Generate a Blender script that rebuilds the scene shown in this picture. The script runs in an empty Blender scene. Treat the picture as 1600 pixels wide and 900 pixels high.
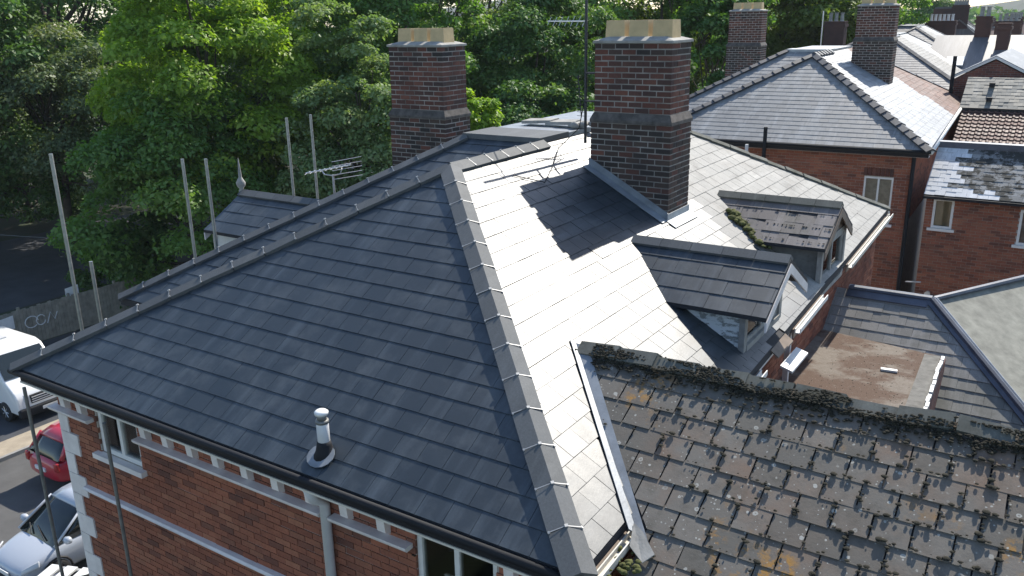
import bpy, math, random
import numpy as np
from mathutils import Vector, Matrix, noise as mnoise
random.seed(7); rng = np.random.default_rng(7)
scene = bpy.context.scene
col = scene.collection
R = math.radians

# ------------------------------------------------------------------ camera, sky, sun, exposure
CAMZ = 13.0
yaw, pit, rol = R(33.265), R(17.534), R(-1.062)
Fw = Vector((-math.sin(yaw)*math.cos(pit), math.cos(yaw)*math.cos(pit), -math.sin(pit)))
Rt = Vector((math.cos(yaw), math.sin(yaw), 0)); Up = Rt.cross(Fw)
R2 = math.cos(rol)*Rt + math.sin(rol)*Up; U2 = -math.sin(rol)*Rt + math.cos(rol)*Up
cam = bpy.data.cameras.new('camera'); camo = bpy.data.objects.new('camera', cam); col.objects.link(camo)
camo.matrix_world = Matrix(((R2.x, U2.x, -Fw.x, 0), (R2.y, U2.y, -Fw.y, 0), (R2.z, U2.z, -Fw.z, CAMZ), (0, 0, 0, 1)))
cam.sensor_width = 36; cam.lens = 1341.4/1600*36; cam.clip_start = .1; cam.clip_end = 6000
scene.camera = camo

SUN_EL, SUN_AZ = R(42.5), R(1.5)          # azimuth measured from +Y towards +X
sdir = Vector((math.sin(SUN_AZ)*math.cos(SUN_EL), math.cos(SUN_AZ)*math.cos(SUN_EL), math.sin(SUN_EL)))
world = bpy.data.worlds.new('World'); scene.world = world; world.use_nodes = True
wn = world.node_tree; bgn = wn.nodes['Background']
sky = wn.nodes.new('ShaderNodeTexSky'); sky.sky_type = 'NISHITA'; sky.sun_disc = False
sky.sun_elevation = SUN_EL; sky.sun_rotation = SUN_AZ; sky.air_density = 1.0; sky.dust_density = .5; sky.ozone_density = 1.6
wn.links.new(sky.outputs[0], bgn.inputs[0]); bgn.inputs[1].default_value = 0.15
sl = bpy.data.lights.new('sun', 'SUN'); sl.energy = 4.8; sl.angle = R(.53); sl.color = (1, .94, .84)
so = bpy.data.objects.new('sun', sl); col.objects.link(so); so.location = (0, 60, 60)
so.rotation_euler = (-sdir).to_track_quat('-Z', 'Y').to_euler()
vs = scene.view_settings; vs.view_transform = 'Standard'; vs.look = 'None'; vs.exposure = 0.62; vs.gamma = 1; vs.use_curve_mapping = False

# ------------------------------------------------------------------ materials
MATS = {}
class NT:
    def __init__(s, name):
        s.m = bpy.data.materials.new(name); s.m.use_nodes = True; s.t = s.m.node_tree
        s.b = s.t.nodes['Principled BSDF']; s.out = s.t.nodes['Material Output']; MATS[name] = s.m
    def n(s, typ, **kw):
        x = s.t.nodes.new('ShaderNode'+typ)
        for k, v in kw.items():
            if k.startswith('i_'):
                key = k[2:]; x.inputs[int(key) if key.isdigit() else key.replace('_', ' ')].default_value = v
            else: setattr(x, k, v)
        return x
    def l(s, a, b): s.t.links.new(a, b)
    def pos(s, scale=(1, 1, 1), rot=(0, 0, 0)):
        g = s.n('NewGeometry'); mp = s.n('Mapping'); mp.inputs['Scale'].default_value = scale; mp.inputs['Rotation'].default_value = rot
        s.l(g.outputs['Position'], mp.inputs[0]); return mp.outputs[0]
    def noise(s, scale, detail=4, rough=.6, vec=None, dist=0):
        x = s.n('TexNoise'); x.inputs['Scale'].default_value = scale; x.inputs['Detail'].default_value = detail
        x.inputs['Roughness'].default_value = rough; x.inputs['Distortion'].default_value = dist
        s.l(vec if vec is not None else s.pos(), x.inputs['Vector']); return x.outputs[0]
    def ramp(s, fac, stops, interp='LINEAR'):
        x = s.n('ValToRGB'); cr = x.color_ramp; cr.interpolation = interp
        while len(cr.elements) < len(stops): cr.elements.new(.5)
        for e, (p, c) in zip(cr.elements, stops):
            e.position = p; e.color = (c, c, c, 1) if isinstance(c, (int, float)) else (*c, 1)
        s.l(fac, x.inputs[0]); return x.outputs[0]
    def mix(s, fac, a, b, mode='MIX'):
        x = s.n('Mix', data_type='RGBA', blend_type=mode)
        for sock, v in ((x.inputs[0], fac), (x.inputs[6], a), (x.inputs[7], b)):
            if hasattr(v, 'links') or hasattr(v, 'is_linked'): s.l(v, sock)
            elif isinstance(v, (int, float)): sock.default_value = v if sock == x.inputs[0] else (v, v, v, 1)
            else: sock.default_value = (*v, 1)
        return x.outputs[2]
    def math(s, op, a, b=None):
        x = s.n('Math', operation=op)
        for i, v in enumerate((a, b)):
            if v is None: continue
            if isinstance(v, (int, float)): x.inputs[i].default_value = v
            else: s.l(v, x.inputs[i])
        return x.outputs[0]
    def rnd(s):
        g = s.n('NewGeometry'); o = s.n('ObjectInfo')
        return s.math('FRACT', s.math('ADD', g.outputs['Random Per Island'], o.outputs['Random']))
    def base(s, c): s.l(c, s.b.inputs['Base Color']) if not isinstance(c, tuple) else setattr(s.b.inputs['Base Color'], 'default_value', (*c, 1))
    def set(s, **kw):
        for k, v in kw.items():
            sock = s.b.inputs[k.replace('_', ' ')]
            if isinstance(v, (int, float)): sock.default_value = v
            else: s.l(v, sock)
    def bump(s, h, strength=.3, dist=.01):
        x = s.n('Bump'); x.inputs['Strength'].default_value = strength; x.inputs['Distance'].default_value = dist
        s.l(h, x.inputs['Height']); s.l(x.outputs[0], s.b.inputs['Normal'])

def plain(name, c, rough=.6, metal=0, var=.12, scale=6, bump=.15, spec=None):
    t = NT(name); n = t.noise(scale, 5); f = t.ramp(n, [(.3, 1-var), (.7, 1+var)])
    t.base(t.mix(1.0, c, f, 'MULTIPLY')); t.set(Roughness=rough, Metallic=metal)
    if spec is not None: t.set(Specular_IOR_Level=spec)
    if bump: t.bump(t.noise(scale*8, 4), bump, .004)
    return t.m

def slate_mat(name, c0, c1, rough=(.34, .46), spec=.5, stain=None, stain_amt=.0, streak=.5, tint=None):
    t = NT(name); r = t.rnd()
    c = t.mix(r, c0, c1)
    if tint:
        c = t.mix(t.ramp(t.math('FRACT', t.math('MULTIPLY', r, 7.3)), [(.55, 0), (.95, 1)]), c, tint)
    sn = t.noise(1.0, 6, .65, t.pos((4.2, .55, .55)))
    lt = tuple(min(1, x*1.7+.03) for x in c1)
    c = t.mix(t.math('MULTIPLY', t.ramp(sn, [(.50, 0), (.72, 1)]), streak), c, lt)
    fine = t.noise(55, 4, .7); c = t.mix(.35, c, t.ramp(fine, [(.3, .55), (.7, 1.4)]), 'MULTIPLY')
    if stain:
        sm = t.noise(2.2, 6, .7); c = t.mix(t.math('MULTIPLY', t.ramp(sm, [(.5, 0), (.72, 1)]), stain_amt), c, stain)
    t.base(c)
    rr = t.math('ADD', t.math('MULTIPLY', r, rough[1]-rough[0]), rough[0])
    rr = t.math('ADD', rr, t.math('MULTIPLY', t.noise(9, 5), .10))
    t.set(Roughness=rr, Specular_IOR_Level=spec)
    t.bump(t.noise(30, 5, .7), .22, .003)
    return t.m

slate_mat('slate_new', (.014, .022, .029), (.019, .028, .036), (.41, .46), .76, (.085, .095, .10), .5, .9)
slate_mat('slate_old', (.22, .215, .20), (.32, .31, .285), (.62, .75), .4, (.10, .09, .08), .55, .3)
slate_mat('slate_grey', (.17, .172, .172), (.24, .242, .24), (.5, .65), .5, (.10, .10, .10), .3)
slate_mat('slate_silver', (.20, .21, .22), (.30, .31, .32), (.46, .54), .45)
slate_mat('slate_white', (.50, .51, .52), (.62, .62, .62), (.65, .75), .3)
slate_mat('slate_brown', (.13, .072, .055), (.19, .11, .085), (.6, .75), .35, (.07, .05, .045), .4)
slate_mat('slate_mossy_dormer', (.12, .105, .10), (.19, .17, .16), (.6, .75), .4, (.055, .06, .035), .6)
slate_mat('slate_weathered', (.13, .13, .115), (.21, .205, .18), (.55, .7), .4, (.07, .075, .05), .6)
slate_mat('slate_return', (.22, .21, .19), (.30, .285, .26), (.75, .85), .2, (.12, .115, .09), .5)
slate_mat('slate_far', (.10, .10, .105), (.17, .165, .165), (.38, .5), .5)
slate_mat('pantile', (.11, .055, .042), (.17, .09, .068), (.55, .7), .4, (.06, .045, .04), .5)
slate_mat('ridge_new', (.085, .09, .092), (.115, .12, .122), (.66, .74), .35, None, 0, .25)
slate_mat('ridge_dark', (.035, .037, .042), (.06, .062, .068), (.4, .5), .5)
slate_mat('ridge_mossy', (.085, .09, .08), (.14, .14, .12), (.75, .85), .3, (.03, .034, .022), .8)

def mossy_tile():
    t = NT('mossy_tile'); r = t.rnd()
    c = t.mix(r, (.115, .107, .093), (.165, .15, .13))
    rust = t.noise(1.7, 5, .6); c = t.mix(t.math('MULTIPLY', t.ramp(rust, [(.45, 0), (.68, 1)]), t.math('ADD', t.math('MULTIPLY', r, .5), .1)), c, (.18, .105, .065))
    grime = t.noise(6, 6, .7); c = t.mix(t.ramp(grime, [(.50, 0), (.76, .6)]), c, (.06, .056, .046))
    og = t.noise(1.15, 3, .5); og2 = t.noise(9, 5, .7)
    om = t.math('MULTIPLY', t.ramp(og, [(.60, 0), (.67, 1)]), t.ramp(og2, [(.48, 0), (.56, .85)])); c = t.mix(om, c, (.33, .17, .035))
    for sc, th, ring in ((11, .20, True), (26, .17, False)):
        v = t.n('TexVoronoi'); v.inputs['Scale'].default_value = sc; v.inputs['Randomness'].default_value = 1
        wv = t.n('VectorMath', operation='ADD'); nz = t.n('TexNoise'); nz.inputs['Scale'].default_value = 22
        p = t.pos(); t.l(p, nz.inputs['Vector']); sv = t.n('VectorMath', operation='SCALE'); sv.inputs['Scale'].default_value = .022
        t.l(nz.outputs['Color'], sv.inputs[0]); t.l(p, wv.inputs[0]); t.l(sv.outputs[0], wv.inputs[1]); t.l(wv.outputs[0], v.inputs['Vector'])
        sep = t.n('SeparateColor'); t.l(v.outputs['Color'], sep.inputs[0])
        pick = t.math('GREATER_THAN', sep.outputs[0], .50 if ring else .42)
        sz = t.math('MULTIPLY', sep.outputs[1], 1.0)
        thr = t.math('ADD', t.math('MULTIPLY', sz, th), .06)
        ins = t.math('LESS_THAN', v.outputs['Distance'], thr)
        m = t.math('MULTIPLY', ins, pick)
        if ring:
            core = t.math('LESS_THAN', v.outputs['Distance'], t.math('MULTIPLY', thr, .45))
            m = t.math('MULTIPLY', m, t.math('SUBTRACT', 1.0, t.math('MULTIPLY', core, .7)))
        m = t.math('MULTIPLY', m, t.ramp(t.noise(2.2, 3), [(.34, .3), (.54, .95)]))
        c = t.mix(m, c, (.36, .355, .32))
    t.base(c); t.set(Roughness=.85, Specular_IOR_Level=.3); t.bump(t.noise(34, 6, .75), .5, .006)
mossy_tile()

def brick_mat(name, cols, soot=.3, rough=.9):
    t = NT(name); r = t.rnd()
    c = t.ramp(r, [(i/(len(cols)-1), x) for i, x in enumerate(cols)])
    g = t.noise(40, 5, .7); c = t.mix(.6, c, t.ramp(g, [(.25, .6), (.75, 1.35)]), 'MULTIPLY')
    s = t.noise(1.4, 5, .65); c = t.mix(t.math('MULTIPLY', t.ramp(s, [(.45, 0), (.7, 1)]), soot), c, (.03, .027, .027))
    t.base(c); t.set(Roughness=rough, Specular_IOR_Level=.25); t.bump(t.noise(70, 5, .7), .4, .004)
brick_mat('brick_red', [(.225, .08, .049), (.32, .118, .07), (.26, .094, .057), (.34, .14, .083), (.145, .062, .045), (.28, .103, .062)], .35)
brick_mat('brick_chimney', [(.105, .047, .036), (.155, .062, .045), (.08, .046, .04), (.19, .078, .055), (.062, .043, .039), (.13, .055, .041)], .6)
brick_mat('brick_sooty', [(.05, .039, .034), (.085, .055, .045), (.04, .035, .033), (.105, .07, .056)], .4)
brick_mat('brick_far', [(.09, .05, .042), (.12, .065, .052), (.07, .042, .038)], .4)
def brick_tex(name):
    t = NT(name); b = t.n('TexBrick'); tc = t.n('NewGeometry'); sp = t.n('SeparateXYZ'); t.l(tc.outputs['Position'], sp.inputs[0])
    cx = t.n('CombineXYZ'); t.l(t.math('ADD', sp.outputs[0], sp.outputs[1]), cx.inputs[0]); t.l(sp.outputs[2], cx.inputs[1]); t.l(cx.outputs[0], b.inputs['Vector'])
    b.inputs['Scale'].default_value = 1; b.inputs['Brick Width'].default_value = .235; b.inputs['Row Height'].default_value = .078; b.inputs['Mortar Size'].default_value = .006
    b.inputs['Color1'].default_value = (.2, .065, .042, 1); b.inputs['Color2'].default_value = (.11, .045, .036, 1); b.inputs['Mortar'].default_value = (.2, .17, .15, 1)
    t.base(t.mix(.5, b.outputs[0], t.ramp(t.noise(2.5, 5), [(.3, .6), (.7, 1.3)]), 'MULTIPLY')); t.set(Roughness=.9)
brick_tex('brick_texture')
plain('mortar', (.36, .32, .28), .95, 0, .25, 9)
plain('mortar_pale', (.27, .25, .225), .95, 0, .6, 2.2)
plain('mortar_dark', (.085, .072, .065), .95, 0, .3, 9)
plain('underlay', (.03, .03, .033), .9, 0, .1, 5, 0)
plain('white_paint', (.68, .67, .64), .5, 0, .10, 5)
plain('stone_paint', (.70, .65, .62), .65, 0, .14, 4, .3)
plain('cream_plastic', (.60, .57, .50), .45, 0, .12, 6)
plain('grey_plastic', (.58, .58, .58), .4, 0, .05, 6, 0)
plain('black_plastic', (.016, .017, .02), .7, 0, .1, 6, 0, .25)
plain('lead', (.23, .25, .27), .5, .15, .25, 4, .3)
plain('lead_pale', (.36, .38, .39), .5, .1, .2, 4, .3)
plain('lead_dark', (.085, .095, .12), .45, .2, .25, 4, .3)
plain('steel', (.36, .37, .35), .42, .7, .2, 12, .2)
plain('steel_dull', (.20, .20, .19), .55, .5, .25, 10, .2)
plain('clip_metal', (.36, .36, .355), .5, .2, .05, 6, 0)
plain('aluminium', (.62, .62, .62), .35, .8, .1, 9, 0)
plain('aerial_dark', (.05, .05, .055), .5, .4, .1, 9, 0)
plain('buff_clay', (.55, .41, .22), .8, 0, .12, 7, .3)
plain('soot', (.012, .011, .010), .95, 0, .1, 7, 0)
plain('cement', (.30, .29, .265), .9, 0, .25, 6, .5)
plain('cement_dark', (.15, .145, .13), .95, 0, .3, 8, .5)
plain('soffit_course', (.085, .075, .068), .9, 0, .5, 9, .5)
plain('felt_pale', (.22, .216, .18), .9, 0, .3, 5, .4)
plain('moss', (.02, .018, .010), 1, 0, .5, 25, .6)
plain('moss_green', (.085, .09, .025), 1, 0, .5, 18, .6)
plain('asphalt', (.085, .083, .08), .9, 0, .2, 1.2, .4)
plain('asphalt_shaded', (.05, .053, .06), .85, 0, .25, .9, .4)  # asphalt with the shade put into its colour, darker and bluer
plain('paving', (.33, .275, .20), .9, 0, .2, 2.5, .3)
plain('kerb_stone', (.26, .25, .23), .9, 0, .2, 2.5, .3)
plain('fence_wood', (.26, .24, .19), .9, 0, .3, 3, .4)
plain('sign_white', (.70, .70, .68), .5, 0, .1, 4, 0)
plain('tan_blind', (.42, .31, .19), .8, 0, .06, 3, 0)
plain('curtain', (.32, .30, .26), .9, 0, .3, 8, .2)
plain('rubber', (.015, .015, .016), .7, 0, .1, 5, 0)
plain('teal_board', (.22, .42, .38), .5, 0, .1, 4, 0)
plain('bark', (.07, .055, .04), .95, 0, .35, 4, .7)
plain('plate_cream', (.60, .52, .38), .3, 0, .05, 4, 0)
plain('pan_metal', (.30, .31, .32), .3, .8, .1, 4, 0)
plain('board_brown', (.20, .155, .12), .85, 0, .25, 5, .3)
plain('gutter_white', (.72, .71, .67), .45, 0, .15, 4, .1)
plain('earth', (.045, .045, .025), 1, 0, .3, .6, .3)
def ground_mat():
    t = NT('ground'); c = t.mix(t.ramp(t.noise(.25, 6), [(.4, 0), (.6, 1)]), (.04, .055, .022), (.06, .055, .035)); t.base(c); t.set(Roughness=1.0)
ground_mat()
def flatroof_mat():
    t = NT('flat_roof_mossy')
    c = t.mix(t.ramp(t.noise(14, 6, .7), [(.3, 0), (.7, 1)]), (.125, .102, .08), (.19, .16, .128))
    c = t.mix(t.ramp(t.noise(1.25, 6, .65), [(.43, 0), (.53, .95)]), c, (.075, .038, .02))
    c = t.mix(t.ramp(t.noise(40, 3), [(.66, 0), (.72, .7)]), c, (.30, .28, .24))
    t.base(c); t.set(Roughness=.9); t.bump(t.noise(26, 6, .8), .5, .012)
flatroof_mat()
def glass_mat(name, c, rough=.05):
    t = NT(name); t.base(c); t.set(Roughness=rough, Specular_IOR_Level=.7); t.b.inputs['Alpha'].default_value = 1
glass_mat('car_glass', (.012, .018, .018)); glass_mat('dark_glass', (.02, .022, .024)); glass_mat('lamp_glass', (.55, .57, .58), .08); glass_mat('red_lamp', (.35, .02, .02), .1)
def pane_mat():
    t = NT('window_glass'); tr = t.n('BsdfTransparent'); gl = t.n('BsdfGlossy'); gl.inputs['Roughness'].default_value = .03
    fr = t.n('Fresnel'); fr.inputs[0].default_value = 1.5; mx = t.n('MixShader')
    tr.inputs[0].default_value = (.85, .88, .87, 1)
    t.l(fr.outputs[0], mx.inputs[0]); t.l(tr.outputs[0], mx.inputs[1]); t.l(gl.outputs[0], mx.inputs[2]); t.l(mx.outputs[0], t.out.inputs[0])
pane_mat()
def paint(name, c):
    t = NT(name); t.base(c); t.set(Roughness=.35, Coat_Weight=.8, Coat_Roughness=.06)
paint('paint_white', (.72, .72, .70)); paint('paint_red', (.42, .012, .03)); paint('paint_silver', (.40, .43, .48))
def peeling():
    t = NT('peeling_white'); m = t.ramp(t.noise(7, 7, .75, t.pos((1, 1, 3))), [(.50, 0), (.56, 1)])
    t.base(t.mix(m, (.68, .70, .68), (.26, .27, .25))); t.set(Roughness=.8); t.bump(m, .3, .004)
peeling()
def patchy_slate():
    t = NT('slate_patchy'); r = t.rnd(); sn = t.noise(3.5, 6, .75)
    m = t.math('MULTIPLY', t.ramp(sn, [(.47, 0), (.53, 1)]), 1.0)
    c = t.mix(m, t.mix(r, (.30, .30, .29), (.18, .18, .175)), (.05, .05, .045)); t.base(c); t.set(Roughness=.85, Specular_IOR_Level=.2); t.bump(sn, .4, .02)
patchy_slate()
def leaf_mat(name, c0, c1, c2, trans=.5):
    t = NT(name); a = t.n('Attribute', attribute_name='rnd'); c = t.ramp(a.outputs['Fac'], [(0, c0), (.6, c1), (1, c2)])
    d = t.n('BsdfDiffuse'); tl = t.n('BsdfTranslucent'); g = t.n('BsdfGlossy'); g.inputs['Roughness'].default_value = .5
    t.l(c, d.inputs[0]); tc = t.mix(1.0, c, (1.25, 1.35, .55), 'MULTIPLY'); t.l(tc, tl.inputs[0])
    mx = t.n('MixShader'); mx.inputs[0].default_value = trans; t.l(d.outputs[0], mx.inputs[1]); t.l(tl.outputs[0], mx.inputs[2])
    m2 = t.n('MixShader'); m2.inputs[0].default_value = .035; t.l(mx.outputs[0], m2.inputs[1]); t.l(g.outputs[0], m2.inputs[2])
    t.l(m2.outputs[0], t.out.inputs[0])
leaf_mat('leaf_bright', (0.149, 0.252, 0.028), (0.247, 0.385, 0.035), (0.363, 0.453, 0.052))
leaf_mat('leaf_mid', (0.089, 0.193, 0.040), (0.149, 0.276, 0.053), (0.239, 0.331, 0.077))
leaf_mat('leaf_dark', (0.056, 0.128, 0.034), (0.095, 0.188, 0.043), (0.157, 0.244, 0.064), .35)
leaf_mat('leaf_silver', (0.116, 0.197, 0.077), (0.194, 0.283, 0.104), (0.309, 0.370, 0.160), .4)
leaf_mat('leaf_lime', (0.100, 0.158, 0.023), (0.151, 0.212, 0.035), (0.200, 0.246, 0.059), .5)
leaf_mat('leaf_grey', (0.092, 0.145, 0.065), (0.151, 0.200, 0.084), (0.233, 0.257, 0.121), .35)

# ------------------------------------------------------------------ mesh helpers
WM = {}
I4 = Matrix.Identity(4)
def place(o, parent, M):
    col.objects.link(o); WM[o.name] = M.copy()
    if parent is not None:
        o.parent = parent; o.matrix_basis = WM[parent.name].inverted() @ M
    else: o.matrix_basis = M
    return o
def props(o, label=None, cat=None, group=None, kind=None):
    for k, v in (('label', label), ('category', cat), ('group', group), ('kind', kind)):
        if v: o[k] = v
    return o
def empty(name, loc, label, cat, group=None, T=I4):
    o = bpy.data.objects.new(name, None); o.empty_display_size = .3
    place(o, None, Matrix.Translation((T @ Vector(loc)))); return props(o, label, cat, group)

class MB:
    def __init__(s): s.v = []; s.f = []
    def add(s, vs_, fs):
        k = len(s.v); s.v += [tuple(x) for x in vs_]; s.f += [tuple(i+k for i in f) for f in fs]; return s
    def box(s, x0, x1, y0, y1, z0, z1):
        return s.add([(x0, y0, z0), (x1, y0, z0), (x1, y1, z0), (x0, y1, z0), (x0, y0, z1), (x1, y0, z1), (x1, y1, z1), (x0, y1, z1)],
                     [(0, 3, 2, 1), (4, 5, 6, 7), (0, 1, 5, 4), (1, 2, 6, 5), (2, 3, 7, 6), (3, 0, 4, 7)])
    def obox(s, o, a, b, c):      # corner o and three edge vectors
        o, a, b, c = (Vector(x) for x in (o, a, b, c))
        if a.cross(b).dot(c) < 0: a, b = b, a
        return s.add([o, o+a, o+a+b, o+b, o+c, o+a+c, o+a+b+c, o+b+c], [(0, 3, 2, 1), (4, 5, 6, 7), (0, 1, 5, 4), (1, 2, 6, 5), (2, 3, 7, 6), (3, 0, 4, 7)])
    def prism(s, pts, off):       # polygon extruded by a vector
        pts = [Vector(p) for p in pts]; off = Vector(off); n = len(pts)
        nn = sum(((pts[i]-pts[0]).cross(pts[i+1]-pts[0]) for i in range(1, n-1)), Vector())
        if nn.dot(off) > 0: pts = pts[::-1]
        return s.add(pts+[p+off for p in pts], [tuple(range(n)), tuple(range(2*n-1, n-1, -1))]+[(i, n+i, n+(i+1) % n, (i+1) % n) for i in range(n)])
    def tube(s, path, r, n=8, cap=True):
        path = [Vector(p) for p in path]; rs = r if isinstance(r, (list, tuple)) else [r]*len(path); k = len(s.v); prev = None
        for i, p in enumerate(path):
            d = (path[min(i+1, len(path)-1)]-path[max(i-1, 0)]).normalized()
            a = prev if prev is not None else (Vector((0, 0, 1)) if abs(d.z) < .9 else Vector((1, 0, 0)))
            u = (a-d*a.dot(d)).normalized(); w = d.cross(u); prev = u
            s.v += [tuple(p+(u*math.cos(2*math.pi*j/n)+w*math.sin(2*math.pi*j/n))*rs[i]) for j in range(n)]
        for i in range(len(path)-1):
            for j in range(n):
                s.f.append((k+i*n+j, k+i*n+(j+1) % n, k+(i+1)*n+(j+1) % n, k+(i+1)*n+j))
        if cap: s.f.append(tuple(k+j for j in range(n-1, -1, -1))); s.f.append(tuple(k+(len(path)-1)*n+j for j in range(n)))
        return s
    def lathe(s, c, prof, n=14, axis=(0, 0, 1)):   # prof: (radius, height)
        c = Vector(c); d = Vector(axis).normalized(); a = Vector((0, 0, 1)) if abs(d.z) < .9 else Vector((1, 0, 0)); u = (a-d*a.dot(d)).normalized(); w = d.cross(u); k = len(s.v)
        for r_, h in prof: s.v += [tuple(c+d*h+(u*math.cos(2*math.pi*j/n)+w*math.sin(2*math.pi*j/n))*max(r_, 1e-4)) for j in range(n)]
        for i in range(len(prof)-1):
            for j in range(n): s.f.append((k+i*n+j, k+i*n+(j+1) % n, k+(i+1)*n+(j+1) % n, k+(i+1)*n+j))
        s.f.append(tuple(k+j for j in range(n-1, -1, -1))); s.f.append(tuple(k+(len(prof)-1)*n+j for j in range(n))); return s
    def lump(s, c, r, sq=.6):
        k = len(s.v); c = Vector(c); n = 6; rows = [(.15, 1), (.75, .55), (1, 0), (.8, -.5)]
        for rr, h in rows:
            for j in range(n):
                q = rr*r*random.uniform(.75, 1.25); a = 2*math.pi*(j+random.random()*.4)/n
                s.v.append((c.x+q*math.cos(a), c.y+q*math.sin(a), c.z+h*r*sq))
        for i in range(3):
            for j in range(n): s.f.append((k+i*n+j, k+(i+1)*n+j, k+(i+1)*n+(j+1) % n, k+i*n+(j+1) % n))
        s.f.append(tuple(k+j for j in range(n))); return s
    def mesh(s, name, mat, T, o):
        m = bpy.data.meshes.new(name)
        V_ = [T @ Vector(v) - o for v in s.v]; m.from_pydata(V_, [], s.f); m.materials.append(MATS[mat]); return m
    def build(s, name, mat, parent=None, T=I4, smooth=False, kind=None, base=False, label=None, cat=None, group=None):
        a = np.array(s.v); c = (a.min(0)+a.max(0))/2
        if base: c[2] = a[:, 2].min()
        o = T @ Vector(c)
        m = s.mesh(name, mat, T, o)
        if smooth: m.polygons.foreach_set('use_smooth', [True]*len(m.polygons))
        ob = bpy.data.objects.new(name, m); place(ob, parent, Matrix.Translation(o)); props(ob, label, cat, group, kind); return ob

# pieces that can be picked apart: the 300 largest of a kind on one thing become objects, the rest one mesh
PIECES = {}
MESH_CACHE = {}
def piece(key, name, parent, mat, verts, faces, T=I4, share=None, M=None):
    """share/M: alike pieces share one mesh (verts local) placed by matrix M (before T)"""
    PIECES.setdefault((key, name), []).append((parent, mat, verts, faces, T, share, M))
CAMP = Vector((0, 0, CAMZ))
def flush_pieces(limits):
    for (key, name), L in PIECES.items():
        lim = limits.get((key, name), limits.get(name, 300)); sc = []
        for p in L:
            parent, mat, verts, faces, T, share, M = p
            MM = T @ M if M is not None else T
            w = [MM @ Vector(v) for v in verts]; ctr = sum(w, Vector())/len(w); a = 0
            for f in faces:
                q = [w[i] for i in f]; nn = sum(((q[i]-q[0]).cross(q[i+1]-q[0]) for i in range(1, len(q)-1)), Vector())
                d = CAMP-q[0]; a += max(0, nn.dot(d.normalized()))
            d = ctr-CAMP; x = d.dot(R2)/max(.1, d.dot(Fw)); y = d.dot(U2)/max(.1, d.dot(Fw))
            inside = abs(x) < .63 and abs(y) < .37 and d.dot(Fw) > 0
            sc.append((a/d.length_squared if inside else 0, w, p))
        sc.sort(key=lambda t: -t[0]); rest = {}
        for i, (a, w, p) in enumerate(sc):
            parent, mat, verts, faces, T, share, M = p
            if i < lim and a > 0:
                if share is not None:
                    ck = (share, mat)
                    if ck not in MESH_CACHE:
                        m = bpy.data.meshes.new(name); m.from_pydata(verts, [], faces); m.materials.append(MATS[mat]); MESH_CACHE[ck] = m
                    ob = bpy.data.objects.new(name, MESH_CACHE[ck]); place(ob, parent, T @ M)
                else:
                    o = sum(w, Vector())/len(w); m = bpy.data.meshes.new(name); m.from_pydata([x-o for x in w], [], faces); m.materials.append(MATS[mat])
                    ob = bpy.data.objects.new(name, m); place(ob, parent, Matrix.Translation(o))
            else: rest.setdefault((parent.name, mat), (parent, []))[1].append((w, faces))
        for (pn, mat), (parent, items) in rest.items():
            o = WM[pn].translation; V_ = []; F_ = []
            for w, faces in items:
                k = len(V_); V_ += [x-o for x in w]; F_ += [tuple(i+k for i in f) for f in faces]
            m = bpy.data.meshes.new(name+'_work'); m.from_pydata(V_, [], F_); m.materials.append(MATS[mat])
            ob = bpy.data.objects.new(name+'_work', m); place(ob, parent, Matrix.Translation(o)); ob['kind'] = 'stuff'

def clip_poly(pts, poly):
    """Sutherland-Hodgman in 2D; poly convex, counter-clockwise"""
    out = pts
    for i in range(len(poly)):
        a, b = poly[i], poly[(i+1) % len(poly)]; inp = out; out = []
        if not inp: return []
        side = lambda p: (b[0]-a[0])*(p[1]-a[1])-(b[1]-a[1])*(p[0]-a[0])
        for j in range(len(inp)):
            p, q = inp[j], inp[(j+1) % len(inp)]; sp, sq = side(p), side(q)
            if sp >= 0: out.append(p)
            if (sp >= 0) != (sq >= 0):
                t = sp/(sp-sq); out.append((p[0]+(q[0]-p[0])*t, p[1]+(q[1]-p[1])*t))
    return out
def area2(p): return abs(sum(p[i][0]*p[(i+1) % len(p)][1]-p[(i+1) % len(p)][0]*p[i][1] for i in range(len(p))))/2

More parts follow.
